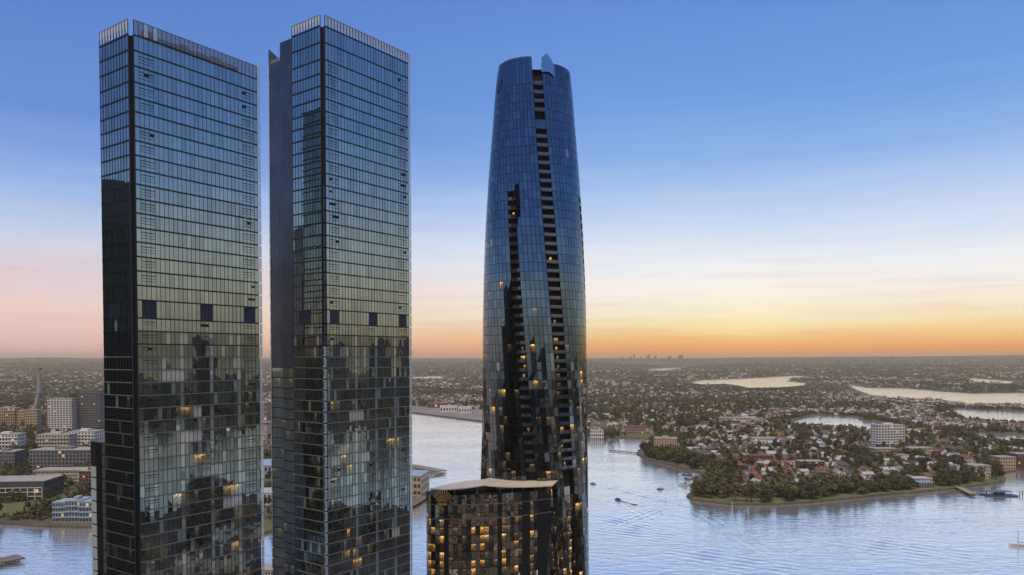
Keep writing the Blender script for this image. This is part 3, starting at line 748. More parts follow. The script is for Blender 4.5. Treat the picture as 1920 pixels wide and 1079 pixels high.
rock_m = mat('shore_rock', (.10,.085,.065), .9, noise=.2, col2=(.035,.03,.025))
bigmesh('terrain', np.stack([XX.ravel(), YY.ravel(), HH.ravel()], 1), quads, [ground_m, grass_m, conc_m, rock_m], mi)
# city ground on the near side of the harbour, reaching well behind the camera
cg = MB(); cg.prism([(-9000,-9000),(9000,-9000),(9000,-2500),(700,-700),(520,-200),(500,260),(400,420),(120,400),(20,392),(-40,385),(-120,330),(-9000,330)], -2.2, 2.3); cg.build('city_ground', mat('paving', (.11,.105,.10), .9, noise=.02, col2=(.05,.05,.048)), None, 'structure')

# water: a wide sheet, and a finer rippled sheet over the open harbour
wm = bpy.data.materials.new('harbour_water'); wm.use_nodes = True; nt = wm.node_tree; b = nt.nodes['Principled BSDF']
b.inputs['Base Color'].default_value = (1,1,.93,1); b.inputs['Metallic'].default_value = .88; b.inputs['Roughness'].default_value = .08; b.inputs['IOR'].default_value = 1.33
t = N(nt, 'ShaderNodeTexCoord'); geo = N(nt, 'ShaderNodeNewGeometry')
def wnoise(sc, det, dist=0.0, rot=.5):
    mpn = N(nt, 'ShaderNodeMapping'); mpn.inputs['Scale'].default_value = sc; mpn.inputs['Rotation'].default_value = (0, 0, rot); nt.links.new(geo.outputs['Position'], mpn.inputs[0])
    n_ = N(nt, 'ShaderNodeTexNoise'); n_.inputs['Scale'].default_value = 1; n_.inputs['Detail'].default_value = det; n_.inputs['Distortion'].default_value = dist; nt.links.new(mpn.outputs[0], n_.inputs[0]); return n_.outputs[0]
w1 = wnoise((.05,.16,1), 3, .6, -.18); w2 = wnoise((.16,.5,1), 3, .4, .25); w3 = wnoise((.004,.012,1), 2, .5, .1)
hgt = mth(nt, 'ADD', mth(nt, 'MULTIPLY', w1, 1.6), mth(nt, 'MULTIPLY', w2, .5))
bp = N(nt, 'ShaderNodeBump'); bp.inputs['Distance'].default_value = 1.0; nt.links.new(hgt, bp.inputs['Height'])
nt.links.new(mth(nt, 'MULTIPLY_ADD', w3, .50, .02), bp.inputs['Strength']); nt.links.new(bp.outputs[0], b.inputs['Normal'])
Wv = MB(); ex = 24000
hx0, hx1, hy0, hy1 = 35, 900, 405, 1010
for (x0, x1, y0, y1) in ((-ex, ex, -9000, hy0), (-ex, hx0, hy0, hy1), (hx1, ex, hy0, hy1), (-ex, ex, hy1, 22000)):
    Wv.quad((x0, y0, 0), (x1, y0, 0), (x1, y1, 0), (x0, y1, 0))
wo_ = Wv.build('water', wm, None, 'structure')
gx, gy = np.meshgrid(np.linspace(hx0, hx1, 434), np.linspace(hy0, hy1, 404)); Zw = np.zeros_like(gx)
boatA, boatB = G(1160, 938), G(1111, 908)
wakes = []
def wake(p, q, amp, wl, nl):
    """a travelling boat's wash: parallel ridges along the line p-q, fading away from it"""
    global Zw
    p, q = np.array(p), np.array(q); e = (q-p)/np.linalg.norm(q-p); n = np.array([-e[1], e[0]]); Ls = np.linalg.norm(q-p)
    s = (gx-p[0])*e[0]+(gy-p[1])*e[1]; d = (gx-p[0])*n[0]+(gy-p[1])*n[1]
    Zw = Zw+amp*np.sin(2*math.pi*d/wl)*np.exp(-(d/(wl*nl))**2)*np.clip(s/25, 0, 1)*np.clip((Ls-s)/80, 0, 1)*(.6+.4*np.sin(s*.21))
wake(boatA, G(1330, 985), 0.36, 8, .9); wake(boatA, G(1250, 990), 0.38, 8, 1.0); wake(boatB, G(1360, 970), 0.48, 8, .8)
wake(G(1105, 965), G(1290, 1010), 0.54, 8, 1.4); wake(G(1300, 960), G(1460, 1050), 0.45, 9, 1.2); wake(G(1255, 950), G(1120, 1000), 0.42, 8, 1.2)
wake(G(1112, 990), G(1330, 1018), 0.35, 9, 2.0); wake(G(1240, 1030), G(1560, 1079), 0.32, 10, 2.2); wake(G(1560, 1010), G(1900, 1060), 0.26, 11, 2.6)
Zw += .10*(vnoise(gx, gy*2.2, 11, 8)-.5)*np.clip((950-gy)/200, .2, 1)+.07*(vnoise(gx*.8+gy*.5, gy*2.4, 6, 9)-.5)
edge = np.minimum.reduce([gx-hx0, hx1-gx, gy-hy0, hy1-gy]); Zw = Zw*np.clip(edge/40, 0, 1)
n1, n0 = gx.shape; idw = np.arange(n1*n0).reshape(n1, n0)
bigmesh('harbour_water', np.stack([gx.ravel(), gy.ravel(), Zw.ravel()], 1), np.stack([idw[:-1,:-1], idw[:-1,1:], idw[1:,1:], idw[1:,:-1]], -1).reshape(-1, 4), [wm])

# ------------------------------------------------------------------ city towers that stand outside the frame and mirror in the glass
def city_mat(name, wall, pane, sx, sz):
    m = bpy.data.materials.new(name); m.use_nodes = True; nt = m.node_tree; b = nt.nodes['Principled BSDF']; b.inputs['Roughness'].default_value = .35
    t = N(nt, 'ShaderNodeTexCoord'); br = N(nt, 'ShaderNodeTexBrick'); br.offset = 0; mpn = N(nt, 'ShaderNodeMapping'); mpn.inputs['Rotation'].default_value = (R(90), 0, 0)
    s = N(nt, 'ShaderNodeSeparateXYZ'); nt.links.new(t.outputs['Object'], s.inputs[0]); c = N(nt, 'ShaderNodeCombineXYZ')
    nt.links.new(mth(nt, 'ADD', s.outputs[0], s.outputs[1]), c.inputs[0]); nt.links.new(s.outputs[2], c.inputs[1]); nt.links.new(c.outputs[0], br.inputs['Vector'])
    br.inputs['Scale'].default_value = 1; br.inputs['Brick Width'].default_value = sx; br.inputs['Row Height'].default_value = sz; br.inputs['Mortar Size'].default_value = .45
    br.inputs['Color1'].default_value = (*pane, 1); br.inputs['Color2'].default_value = (*[v*1.8 for v in pane], 1); br.inputs['Mortar'].default_value = (*wall, 1)
    nt.links.new(br.outputs[0], b.inputs['Base Color']); return m
cm = [city_mat('tower_facade_grey', (.26,.25,.22), (.03,.034,.04), 2.6, 3.6), city_mat('tower_facade_tan', (.44,.36,.25), (.04,.04,.04), 3.2, 3.4), city_mat('tower_facade_dark', (.07,.072,.07), (.02,.022,.024), 1.8, 3.8), city_mat('tower_facade_pale', (.55,.52,.45), (.05,.055,.06), 4, 3.5)]
rc = random.Random(5)
spots = [(-172,196,40,44,206,2,'dark glass office tower standing left of the shorter slab tower'), (330,60,34,30,62,0,''), (400,180,30,34,48,1,''), (430,-60,36,36,70,3,''),
         (230,-160,50,50,175,2,''), (120,-220,46,46,165,0,''), (10,-260,44,44,190,2,''), (-110,-190,50,46,150,1,''), (-210,-80,46,46,200,2,''), (-300,60,50,60,180,0,''), (-380,-180,60,60,160,3,''), (420,-420,60,60,185,1,''), (60,-420,60,60,215,3,''), (-60,-140,36,36,120,0,'')]
for i in range(22): spots.append((1650+260*math.sin(i*2.4)+rc.uniform(0, 500), -950+i*82+rc.uniform(-20, 20), rc.uniform(34, 62), rc.uniform(34, 60), rc.choice((95, 120, 140, 155, 170, 188, 205)), rc.choice((0, 0, 1, 2, 3)), ''))
ns = MB(); ns.prism([(1450,-2500),(6000,-2500),(6000,940),(2400,940),(1500,860),(1380,300),(1500,-300)], -2.2, 2.3); ns.build('north_shore', ground_m, None, 'structure')
colr = ['grey', 'tan', 'near-black', 'pale stone']
for i, (x, y, w_, d_, h_, mi_, lb) in enumerate(spots):
    r = thing('city_tower', lb or '%s office tower of about %d storeys %s' % (colr[mi_], int(h_/3.7), 'across the water, mirrored in the slab towers' if x > 1000 else 'in the near city, mirrored in the facades'), 'skyscraper', (x, y, 2.3), rc.uniform(-.3, .3), 'city towers mirrored in the glass')
    q = MB(); q.box(-w_/2, w_/2, -d_/2, d_/2, 0, h_*.93); q.build('shaft', cm[mi_], r)
    q = MB(); q.box(-w_*.36, w_*.36, -d_*.36, d_*.36, h_*.93+.02, h_); q.build('plant_storey', steel, r)
    for sx in (-1, 1):
        q = MB(); q.box(sx*w_*.25-1, sx*w_*.25+1, -d_/2-.5, -d_/2-.02, 0, h_*.93); q.build('pier', cm[3] if mi_ != 3 else cm[0], r)
# ------------------------------------------------------------------ haze
hz = MB(); hz.box(-24500, 24500, -9500, 22500, -4, 286); ho = hz.build('haze', None or [], None, 'stuff')
hm = bpy.data.materials.new('haze'); hm.use_nodes = True; nt = hm.node_tree; nt.nodes.clear()
pv = N(nt, 'ShaderNodeVolumePrincipled'); pv.inputs['Color'].default_value = (1,.86,.58,1); pv.inputs['Density'].default_value = 5.2e-5; pv.inputs['Anisotropy'].default_value = .0
o_ = N(nt, 'ShaderNodeOutputMaterial'); nt.links.new(pv.outputs[0], o_.inputs['Volume']); ho.data.materials.append(hm)
props(ho, 'pale evening haze lying over the harbour and suburbs', 'haze')
# ------------------------------------------------------------------ vegetation
def H1(x, y): return float(height(np.array([x]), np.array([y]))[0])
def GP(px, py):
    z = 2.0
    for _ in range(5): p = G(px, py, z); z = H1(*p)
    return p[0], p[1], z
ICO = None
def leaf_crown(rnd, lobes, n, size, name, m_):
    v, f = [], []
    tot = sum(l[3]**2 for l in lobes)
    for (cx_, cy_, cz_, r, sq) in lobes:
        for _ in range(int(n*r*r/tot)):
            d = Vector((rnd.gauss(0,1), rnd.gauss(0,1), rnd.gauss(0,1)+.25)).normalized(); rr = r*rnd.uniform(.62, 1.06)
            p = Vector((cx_+d.x*rr, cy_+d.y*rr, cz_+d.z*rr*sq))
            nn = (d+Vector((rnd.gauss(0,.55), rnd.gauss(0,.55), rnd.gauss(0,.55)))).normalized(); a = nn.orthogonal().normalized()
            a = Matrix.Rotation(rnd.uniform(0, 6.28), 3, nn) @ a; b_ = nn.cross(a); s = size*rnd.uniform(.6, 1.35); i = len(v)
            v += [tuple(p-a*s*.5-b_*s*.3), tuple(p+a*s*.5-b_*s*.35), tuple(p+a*s*.22+b_*s*.5), tuple(p-a*s*.3+b_*s*.42)]; f.append((i, i+1, i+2, i+3))
    me = bpy.data.meshes.new(name); me.from_pydata(v, [], f); me.materials.append(m_); me.update(); return me
bark = mat('bark', (.06,.045,.03), .9, noise=1.0)
leafs = [mat('leaf_dark', (.092,.090,.032), .8, noise=.5, col2=(.050,.052,.020), rand=1.0), mat('leaf_olive', (.135,.115,.040), .8, noise=.5, col2=(.082,.070,.027), rand=1.0),
         mat('leaf_brown', (.17,.105,.045), .85, noise=.5, col2=(.10,.062,.03), rand=1.0), mat('leaf_green', (.10,.125,.040), .8, noise=.5, col2=(.06,.076,.026), rand=1.0)]
rt = random.Random(77); protos = []
tree_kinds = [('fig_tree', 'broad dark green evergreen tree', 0), ('gum_tree', 'tall olive green gum tree with loose crown', 1), ('bare_autumn_tree', 'brownish autumn tree with thinning crown', 2), ('leafy_tree', 'rounded mid-green leafy tree', 3)]
for kn, (nm, lb, mi_) in enumerate(tree_kinds):
    for var in range(2):
        hgt_ = {0: 9.5, 1: 13, 2: 8.5, 3: 9}[kn]; lobes = []
        spread = {0: 4.6, 1: 2.9, 2: 3.3, 3: 3.5}[kn]
        for i in range(9):
            a = rt.uniform(0, 6.28); rr = spread*math.sqrt(rt.random())*.72
            lobes.append((rr*math.cos(a), rr*math.sin(a), hgt_*rt.uniform(.46 if kn == 1 else .26, .80), spread*rt.uniform(.34, .55), .8))
        lobes.append((0, 0, hgt_*.84, spread*.45, .8))
        cr = leaf_crown(rt, lobes, 620 if kn != 2 else 430, 1.0 if kn != 2 else .8, 'crown', leafs[mi_])
        tr = MB(); tr.tube((0,0,-.6), (.1,0,hgt_*.34), .36, .24, 7)
        for l in lobes[:5]: tr.tube((.1,0,hgt_*.32), (l[0]*.8, l[1]*.8, l[2]), .16, .05, 5)
        protos.append((nm, lb, kn, tr.mesh('trunk', bark), cr))
pc = bpy.data.collections.new('tree_protos')
for i, p in enumerate(protos):
    o = bpy.data.objects.new('crown_proto%d' % i, p[4]); pc.objects.link(o)
def gn_scatter(name, pts, scl, idx_, rot, label, cat):
    me = bpy.data.meshes.new(name); me.vertices.add(len(pts)); me.vertices.foreach_set('co', np.asarray(pts, np.float32).ravel())
    for an, ty, dat in (('scl', 'FLOAT_VECTOR', scl), ('rot', 'FLOAT', rot), ('pidx', 'INT', idx_)):
        at = me.attributes.new(an, ty, 'POINT'); at.data.foreach_set('vector' if ty == 'FLOAT_VECTOR' else 'value', np.asarray(dat, np.int32 if ty == 'INT' else np.float32).ravel())
    me.update(); o = place(name, me, None, 'stuff'); props(o, label, cat)
    ng = bpy.data.node_groups.new(name, 'GeometryNodeTree')
    ng.interface.new_socket('Geometry', in_out='INPUT', socket_type='NodeSocketGeometry'); ng.interface.new_socket('Geometry', in_out='OUTPUT', socket_type='NodeSocketGeometry')
    gi, go = ng.nodes.new('NodeGroupInput'), ng.nodes.new('NodeGroupOutput'); ci = ng.nodes.new('GeometryNodeCollectionInfo'); ci.inputs[0].default_value = pc; ci.inputs[1].default_value = True; ci.inputs[2].default_value = True
    ip = ng.nodes.new('GeometryNodeInstanceOnPoints'); ip.inputs['Pick Instance'].default_value = True
    def att(an, ty): a = ng.nodes.new('GeometryNodeInputNamedAttribute'); a.data_type = ty; a.inputs[0].default_value = an; return a.outputs[0]
    cx_ = ng.nodes.new('ShaderNodeCombineXYZ'); ng.links.new(att('rot', 'FLOAT'), cx_.inputs[2])
    ng.links.new(gi.outputs[0], ip.inputs['Points']); ng.links.new(ci.outputs[0], ip.inputs['Instance']); ng.links.new(att('pidx', 'INT'), ip.inputs['Instance Index'])
    ng.links.new(cx_.outputs[0], ip.inputs['Rotation']); ng.links.new(att('scl', 'FLOAT_VECTOR'), ip.inputs['Scale']); ng.links.new(ip.outputs[0], go.inputs[0])
    md = o.modifiers.new('scatter', 'NODES'); md.node_group = ng; return o

# ------------------------------------------------------------------ named buildings
wallm = {'white': mat('white_render', (.78,.74,.66), .8, noise=.3, col2=(.64,.60,.53)), 'cream': mat('cream_render', (.64,.54,.39), .8, noise=.3, col2=(.42,.35,.25)), 'tan': mat('tan_render', (.54,.39,.24), .8, noise=.3, col2=(.42,.30,.18)),
         'brick': mat('brown_brick', (.20,.095,.06), .85, noise=.6, col2=(.13,.06,.04)), 'grey': mat('grey_render', (.22,.21,.20), .8, noise=.3), 'dark': mat('dark_brown_cladding', (.075,.06,.05), .7, noise=.3),
         'blue': mat('pale_blue_cladding', (.40,.46,.52), .6, noise=.3), 'pink': mat('pink_concrete', (.40,.25,.20), .8, noise=.1)}
roofm = {'slate': mat('slate_roof', (.10,.10,.105), .7, noise=.4), 'tile': mat('terracotta_roof', (.24,.10,.06), .8, noise=.6), 'metal': mat('pale_metal_roof', (.46,.45,.43), .5, noise=.3, col2=(.36,.35,.34)), 'rust': mat('brown_roof', (.15,.10,.075), .8, noise=.4),
         'flat': mat('gravel_roof', (.38,.35,.31), .9, noise=.2, col2=(.26,.24,.21)), 'blue': mat('blue_roof', (.34,.44,.52), .5, noise=.2), 'lime': mat('lime_green_cladding', (.24,.36,.07), .6, noise=.2)}
pane_m = mat('window_dark', (.03,.035,.04), .12, spec=.8)
warmwin = mat('window_lit', (.3,.2,.1), .3, emit=((1,.62,.26), .55))
taken = []
def block(name, label, px0, px1, base, top, depth, wall, floors, bays, rz=0.0, roof='flat', balcony=False, cat='building', plant=True, seed=0, win=(.55, .5), yref=None):
    rnd = random.Random(seed+int(px0)); xm = (px0+px1)/2; x, y, z = GP(xm, base)
    w = (px1-px0)*y/F; h = max(3, z_at(y, top)-z); y += depth/2
    nc_ = max(1, int(w/depth+.5)); taken.extend([(x+w*((i_+.5)/nc_-.5)*math.cos(rz), y+w*((i_+.5)/nc_-.5)*math.sin(rz), depth*.62) for i_ in range(nc_)])
    r = thing(name, label, cat, (x, y, z-.3), rz); h += .3
    q = MB(); q.box(-w/2, w/2, -depth/2, depth/2, 0, h); q.build('wall', wallm[wall], r)
    q = MB(); q.box(-w/2-.3, w/2+.3, -depth/2-.3, depth/2+.3, h+.01, h+.45); rf = q.build('roof', roofm[roof], r)
    if plant:
        q = MB(); q.box(-w*.16, w*.12, -depth*.2, depth*.2, h+.46, h+3.0); q.build('lift_housing', wallm[wall], rf)
    fh = h/floors; q = MB()
    for k in range(floors):
        for i in range(bays):
            bw = w/bays; x0 = -w/2+(i+.5)*bw; a = bw*win[0]/2; zc_ = (k+.52)*fh; hh = fh*win[1]/2; mm = 1 if rnd.random() < .05 else 0
            q.quad((x0-a, -depth/2-.05, zc_-hh), (x0+a, -depth/2-.05, zc_-hh), (x0+a, -depth/2-.05, zc_+hh), (x0-a, -depth/2-.05, zc_+hh), mm)
        nb = max(2, int(depth/(w/bays)))
        for i in range(nb):
            bw = depth/nb; y0 = -depth/2+(i+.5)*bw; a = bw*win[0]/2
            for sx in (-1, 1):
                p = [(sx*(w/2+.05), y0-a*sx*-1, zc_-hh), (sx*(w/2+.05), y0+a*sx*-1, zc_-hh), (sx*(w/2+.05), y0+a*sx*-1, zc_+hh), (sx*(w/2+.05), y0-a*sx*-1, zc_+hh)]
                q.quad(*(p if sx < 0 else p[::-1]), 0)
    q.build('window_grid', [pane_m, warmwin], r, kind='stuff')
    if balcony:
        for k in range(1, floors):
            q = MB(); q.box(-w/2-.1, w/2+.1, -depth/2-1.1, -depth/2-.06, k*fh-.15, k*fh+.75*(balcony == 2)+.05); q.build('balcony', wallm[wall], r)
    return r
P = math.pi
# left shore
block('apartment_block', 'tan stepped apartment block beside the bridge pylon', -6, 26, 806, 766, 22, 'tan', 8, 8, .1, balcony=1)
block('apartment_block', 'narrow peach apartment block between tan block and pylon', 29, 47, 806, 771, 18, 'tan', 7, 4, -.1)
block('apartment_block', 'orange-tan apartment block at the foot of the bridge pylon', 46, 67, 810, 769, 20, 'tan', 8, 5, .2)
block('apartment_tower', 'apartment tower with lime green top storey', 90, 133, 815, 748, 24, 'white', 16, 8, .08, roof='lime', balcony=2, plant=False)
block('apartment_tower', 'brown brick tower beside the lime-topped tower', 84, 91, 814, 752, 16, 'brick', 15, 2, .08)
block('apartment_tower', 'dark brown apartment tower with flat overhanging roof', 131, 148, 812, 738, 26, 'dark', 17, 4, 0, roof='slate', balcony=2)
block('apartment_tower', 'tall grey-brown apartment tower behind shorter slab tower', 148, 190, 814, 733, 26, 'grey', 18, 9, -.05, roof='slate', balcony=2)
block('apartment_block', 'stepped white apartment building with terraces', 68, 128, 856, 816, 30, 'cream', 6, 11, .05, balcony=2)
block('apartment_block', 'white terraced apartments beside the glass slab wing', 128, 176, 852, 810, 30, 'white', 7, 8, .02, balcony=2)
block('office_building', 'grey gridded brick office building above cream office', 55, 168, 886, 845, 34, 'grey', 6, 17, .04, win=(.62,.62))
block('office_building', 'low cream curved office building by the park trees', 62, 158, 908, 883, 26, 'cream', 4, 20, .06, win=(.7,.45), plant=False)
block('brick_block', 'plain red brick block beside the glass slab wing', 148, 178, 918, 884, 24, 'brick', 5, 5, .02)
block('office_building', 'low dark wharf office with white frames and pale roof', -60, 76, 940, 904, 40, 'dark', 3, 14, .10, win=(.85,.6), plant=False)
block('apartment_block', 'grey apartment block left of the autumn trees', -18, 24, 886, 848, 26, 'grey', 6, 8, .1)
block('apartment_block', 'pale apartment block behind grey block by autumn trees', -20, 30, 848, 815, 24, 'white', 5, 9, .1, balcony=2)
for i, (a, c, tp) in enumerate(((98, 124, 943), (122, 150, 940), (148, 178, 942))):
    block('wharf_apartments', ['blue-white gabled wharf apartments beside the hedge', 'blue-white wharf apartments, middle of three', 'blue-white wharf apartments against the glass slab wing'][i], a, c, 980, tp, 20, 'blue', 4, 5, .05, roof='blue', balcony=2, win=(.7,.55), plant=(i == 1), seed=4)
wo2 = bpy.data.objects['office_building.002'] if 'office_building.002' in bpy.data.objects else None
if wo2:
    for i in range(11):
        q = MB(); q.box(-36+i*7.1, -35.4+i*7.1, -20.9, -20.3, 0, 13.4); q.build('frame_post', wallm['white'], wo2)
    for z_ in (4.6, 9.0, 13.5):
        q = MB(); q.box(-36, 35.6, -21.0, -20.2, z_, z_+.5); q.build('frame_beam', wallm['white'], wo2)
# between the towers
block('silo_block', 'pink concrete silo block on the container wharf', 484, 500, 790, 755, 40, 'pink', 4, 3, 0, plant=False)
block('silo_block', 'cream silo block beside the pink silos', 500, 514, 788, 748, 40, 'cream', 4, 3, 0, plant=False)
block('apartment_block', 'tan waterside apartments between the two slab towers', 478, 496, 856, 815, 18, 'tan', 8, 5, .1, balcony=1)
block('wharf_shed', 'long blue-roofed wharf shed between the two slab towers', 470, 525, 900, 874, 60, 'blue', 2, 8, .1, roof='blue', plant=False)
block('wharf_shed', 'white-roofed wharf shed below the blue shed', 470, 525, 948, 925, 30, 'white', 2, 8, .1, roof='metal', plant=False)
block('wharf_shed', 'blue-roofed pier shed with timber decks behind the podium', 730, 794, 930, 893, 40, 'tan', 3, 9, -.12, roof='blue', plant=False, win=(.7,.5))
block('warehouse', 'white warehouse on the far container wharf', 823, 855, 773, 763, 60, 'white', 1, 6, .1, roof='metal', plant=False)
block('warehouse', 'pale warehouse beside the white one on the container wharf', 858, 882, 775, 765, 60, 'white', 1, 5, .1, roof='metal', plant=False)
block('warehouse', 'long rust-brown depot behind the white warehouse', 800, 850, 765, 757, 60, 'brick', 1, 8, .1, roof='tile', plant=False)
# headland on the right
block('tower_block', 'white slab tower block rising above the headland houses', 1643, 1697, 842, 798, 20, 'white', 9, 9, .12, balcony=1, win=(.6,.5))
block('apartment_block', 'tan brick apartment block with rooftop hut by the bay', 1230, 1272, 852, 823, 24, 'tan', 7, 9, -.25, win=(.45,.5))
block('apartment_block', 'long pale two-storey apartments among the headland trees', 1413, 1458, 838, 822, 18, 'white', 3, 11, -.1, plant=False)
block('apartment_block', 'tan three-storey flats below the white tower block', 1640, 1682, 860, 842, 18, 'tan', 4, 9, .05, balcony=1, plant=False)
block('apartment_block', 'cream two-storey flats right of the tan flats', 1705, 1750, 855, 841, 18, 'cream', 3, 8, .2, plant=False)
block('apartment_block', 'pale grey waterfront flats behind the ferry wharf', 1822, 1858, 898, 874, 18, 'cream', 4, 7, .15, plant=False)
block('apartment_block', 'tan waterside flats near the ferry pontoon', 1872, 1905, 882, 858, 18, 'tan', 4, 6, .1, plant=False)
block('apartment_block', 'brown brick flats beside the tan waterside flats', 1905, 1945, 884, 852, 18, 'brick', 5, 6, .1, balcony=2, plant=False)
block('brick_flats', 'dark red brick flats with balconies on the headland', 1500, 1545, 883, 866, 16, 'brick', 4, 8, 0, balcony=2, plant=False)
block('brick_flats', 'red-roofed long house above the headland trees', 1405, 1450, 866, 855, 14, 'brick', 2, 9, -.1, roof='tile', plant=False)
block('warehouse', 'cream flat-roofed hall on the hill by the bay', 1352, 1408, 796, 784, 26, 'cream', 3, 12, -.05, plant=False)
block('boat_shed', 'pale green-roofed boat shed by the ferry wharf', 1712, 1748, 912, 898, 16, 'cream', 2, 6, .1, roof='metal', plant=False)
block('boat_shed', 'blue-roofed waterfront cafe with lit front by the ferry wharf', 1722, 1752, 917, 905, 10, 'tan', 1, 6, .1, roof='blue', plant=False, win=(.8,.7))
block('terrace_row', 'white waterfront terraces on the far side of the bay', 1108, 1132, 822, 807, 16, 'white', 3, 6, 0, balcony=2, plant=False)
block('terrace_row', 'pink brick terrace row above the bay lawn', 1174, 1216, 814, 800, 14, 'pink', 3, 9, .05, roof='tile', plant=False)
block('cream_building', 'low yellow-cream terminal roofed building at the waterside between towers', 470, 530, 1092, 1070, 16, 'cream', 2, 12, .1, roof='flat', plant=False)
# bridge pylon
x, y, z = GP(72, 790); py_r = thing('bridge_pylon', 'tall tapering concrete bridge pylon with slanted leg and flag', 'bridge pylon', (x, y, z)); cpm = mat('pylon_concrete', (.34,.31,.27), .8, noise=.05, col2=(.26,.24,.21))
ht = z_at(y, 699)-z
taken.append((x, y, 20))
q = MB(); q.tube((-9, -8, 0), (3, 0, ht*.62), 4.2, 3.6, 8); q.build('leg', cpm, py_r); q = MB(); q.tube((9, 30, 0), (4.5, 2, ht*.62), 3.4, 3.0, 8); q.build('leg', cpm, py_r)
q = MB(); q.tube((3.5, 0, ht*.58), (3.5, 0, ht), 5.6, 3.4, 8); q.build('shaft', cpm, py_r)
q = MB(); q.tube((3.5,0,ht), (3.5,0,ht+9), .35, .25, 6); fl = q.build('flagpole', steel, py_r); q = MB(); q.box(3.9, 9.5, -.05, .05, ht+5.5, ht+9); q.build('flag', mat('dark_flag', (.03,.03,.08), .8), fl)
q = MB(); q.box(-260, 230, 8, 14, 16, 19); dk = q.build('deck', cpm, py_r)
for s in (-1, 1):
    for i in range(9):
        q = MB(); q.tube((3.5, 2, ht*(.72+.03*i)), (s*(30+22*i), 11, 19), .22, .22, 4); q.build('stay_cable', steel, py_r)
# far skyline
for i, (px, tp, w_) in enumerate(((1166,669.5,3),(1182,669,5),(1189,663.5,3),(1202,669.5,3),(1212.5,666.5,2.4),(1216.8,664,3),(1229,666.5,4),(1237,673.5,6),(1255,668,6),(1274,666,5),(1278.5,665.5,4))):
    Y = 16200+(i % 4)*120; X = x_at(px, Y, 150); zb = H1(X, Y); h = z_at(Y, tp+.6)-zb; w = w_*.85*Y/F
    r = thing('distant_tower', ['lone low tower at the outer end of the horizon skyline', 'stepped squat tower of the horizon skyline beside a slim tall one', 'slim tall tower of the horizon skyline beside the stepped one', 'small low tower of the horizon skyline standing between taller pairs', 'narrow shorter half of the slim pair on the horizon', 'taller half of the slim pair on the horizon', 'medium tower beside the slim pair on the horizon', 'broad low block below the horizon line of the skyline', 'wide dark tower standing alone on the horizon skyline', 'lower half of the widest pair on the horizon skyline', 'upper half of the widest pair on the horizon skyline'][i], 'skyscraper', (X, Y, zb-2), 0, 'towers on the far horizon')
    q = MB(); q.box(-w/2, w/2, -w/2, w/2, 0, h*.94); q.build('shaft', wallm['dark'], r); q = MB(); q.box(-w*.3, w*.45, -w*.3, w*.3, h*.94+.1, h+2); q.build('roof_storey', wallm['dark'], r)

# ------------------------------------------------------------------ streets, sea walls, wharves
asph = mat('asphalt', (.07,.068,.065), .9, noise=.05); stone = mat('seawall_stone', (.17,.14,.10), .9, noise=.15, col2=(.085,.07,.05))
def ribbon(name, pts2, w, dz, m_, step=6):
    d = dense(pts2, step); q = MB(); rows = []
    for i, p in enumerate(d):
        a, b_ = np.array(d[max(i-1, 0)]), np.array(d[min(i+1, len(d)-1)]); e = (b_-a)/np.linalg.norm(b_-a); n_ = np.array([-e[1], e[0]])*w/2; p = np.array(p)
        z = H1(*p)+dz; rows.append(((*(p-n_), z), (*(p+n_), z)))
    for r0, r1 in zip(rows[:-1], rows[1:]): q.quad(r0[0], r1[0], r1[1], r0[1])
    return q.build(name, m_, None, 'structure')
streets = [[(1245,846),(1290,856),(1335,868)], [(1655,880),(1720,864),(1800,850)], [(1500,905),(1600,885),(1655,880)], [(1345,905),(1420,872),(1500,850),(1590,838)], [(1120,805),(1250,790),(1330,776)], [(1750,905),(1790,890),(1850,870)]]
street_xy = []
for s in streets:
    p2 = [GP(*p)[:2] for p in s]; street_xy += dense(p2, 8); ribbon('street', p2, 8, .5, asph)
def seawall(label, pxs, h=2.05, t=.9):
    pts = [np.array(G(*p)) for p in pxs]; pts = [np.array(p) for p in dense(pts, 10)]; q = MB()
    L_, R_ = [], []
    for i, p in enumerate(pts):
        a, b_ = pts[max(i-1, 0)], pts[min(i+1, len(pts)-1)]; e = (b_-a)/np.linalg.norm(b_-a); n_ = np.array([-e[1], e[0]]); L_.append(p+n_*(2.2-t)); R_.append(p+n_*(2.2+t))
    for i in range(len(pts)-1):
        for (a, b_, c, d, z0, z1) in ((L_[i], L_[i+1], L_[i+1], L_[i], -.5, h), ):
            q.quad((*L_[i], -.5), (*L_[i+1], -.5), (*L_[i+1], h), (*L_[i], h)); q.quad((*L_[i], h), (*L_[i+1], h), (*R_[i+1], h), (*R_[i], h)); q.quad((*R_[i+1], -.5), (*R_[i], -.5), (*R_[i], h), (*R_[i+1], h))
    return props(q.build('seawall', stone, None), label, 'seawall')
seawall('pale stone seawall round the wooded headland', [tuple(p) for p in balmain[6:11]])
seawall('long stone seawall below the headland park and ferry wharf', [tuple(p) for p in balmain[12:29]], 2.1)
seawall('stone seawall in front of park lawn and wharf apartments', [tuple(p) for p in pyrmont[1:9]], 2.2)
q = [tuple(p) for p in glebe]; seawall('straight concrete edge of the container wharf', q, 3.2, 2)
timber = mat('timber_deck', (.20,.155,.11), .85, noise=.8); pile_m = mat('dark_pile', (.035,.03,.03), .8); whitem = mat('white_gel', (.68,.68,.68), .35); navy = mat('navy_paint', (.035,.05,.13), .4); blueg = mat('boat_glass', (.02,.03,.05), .1)
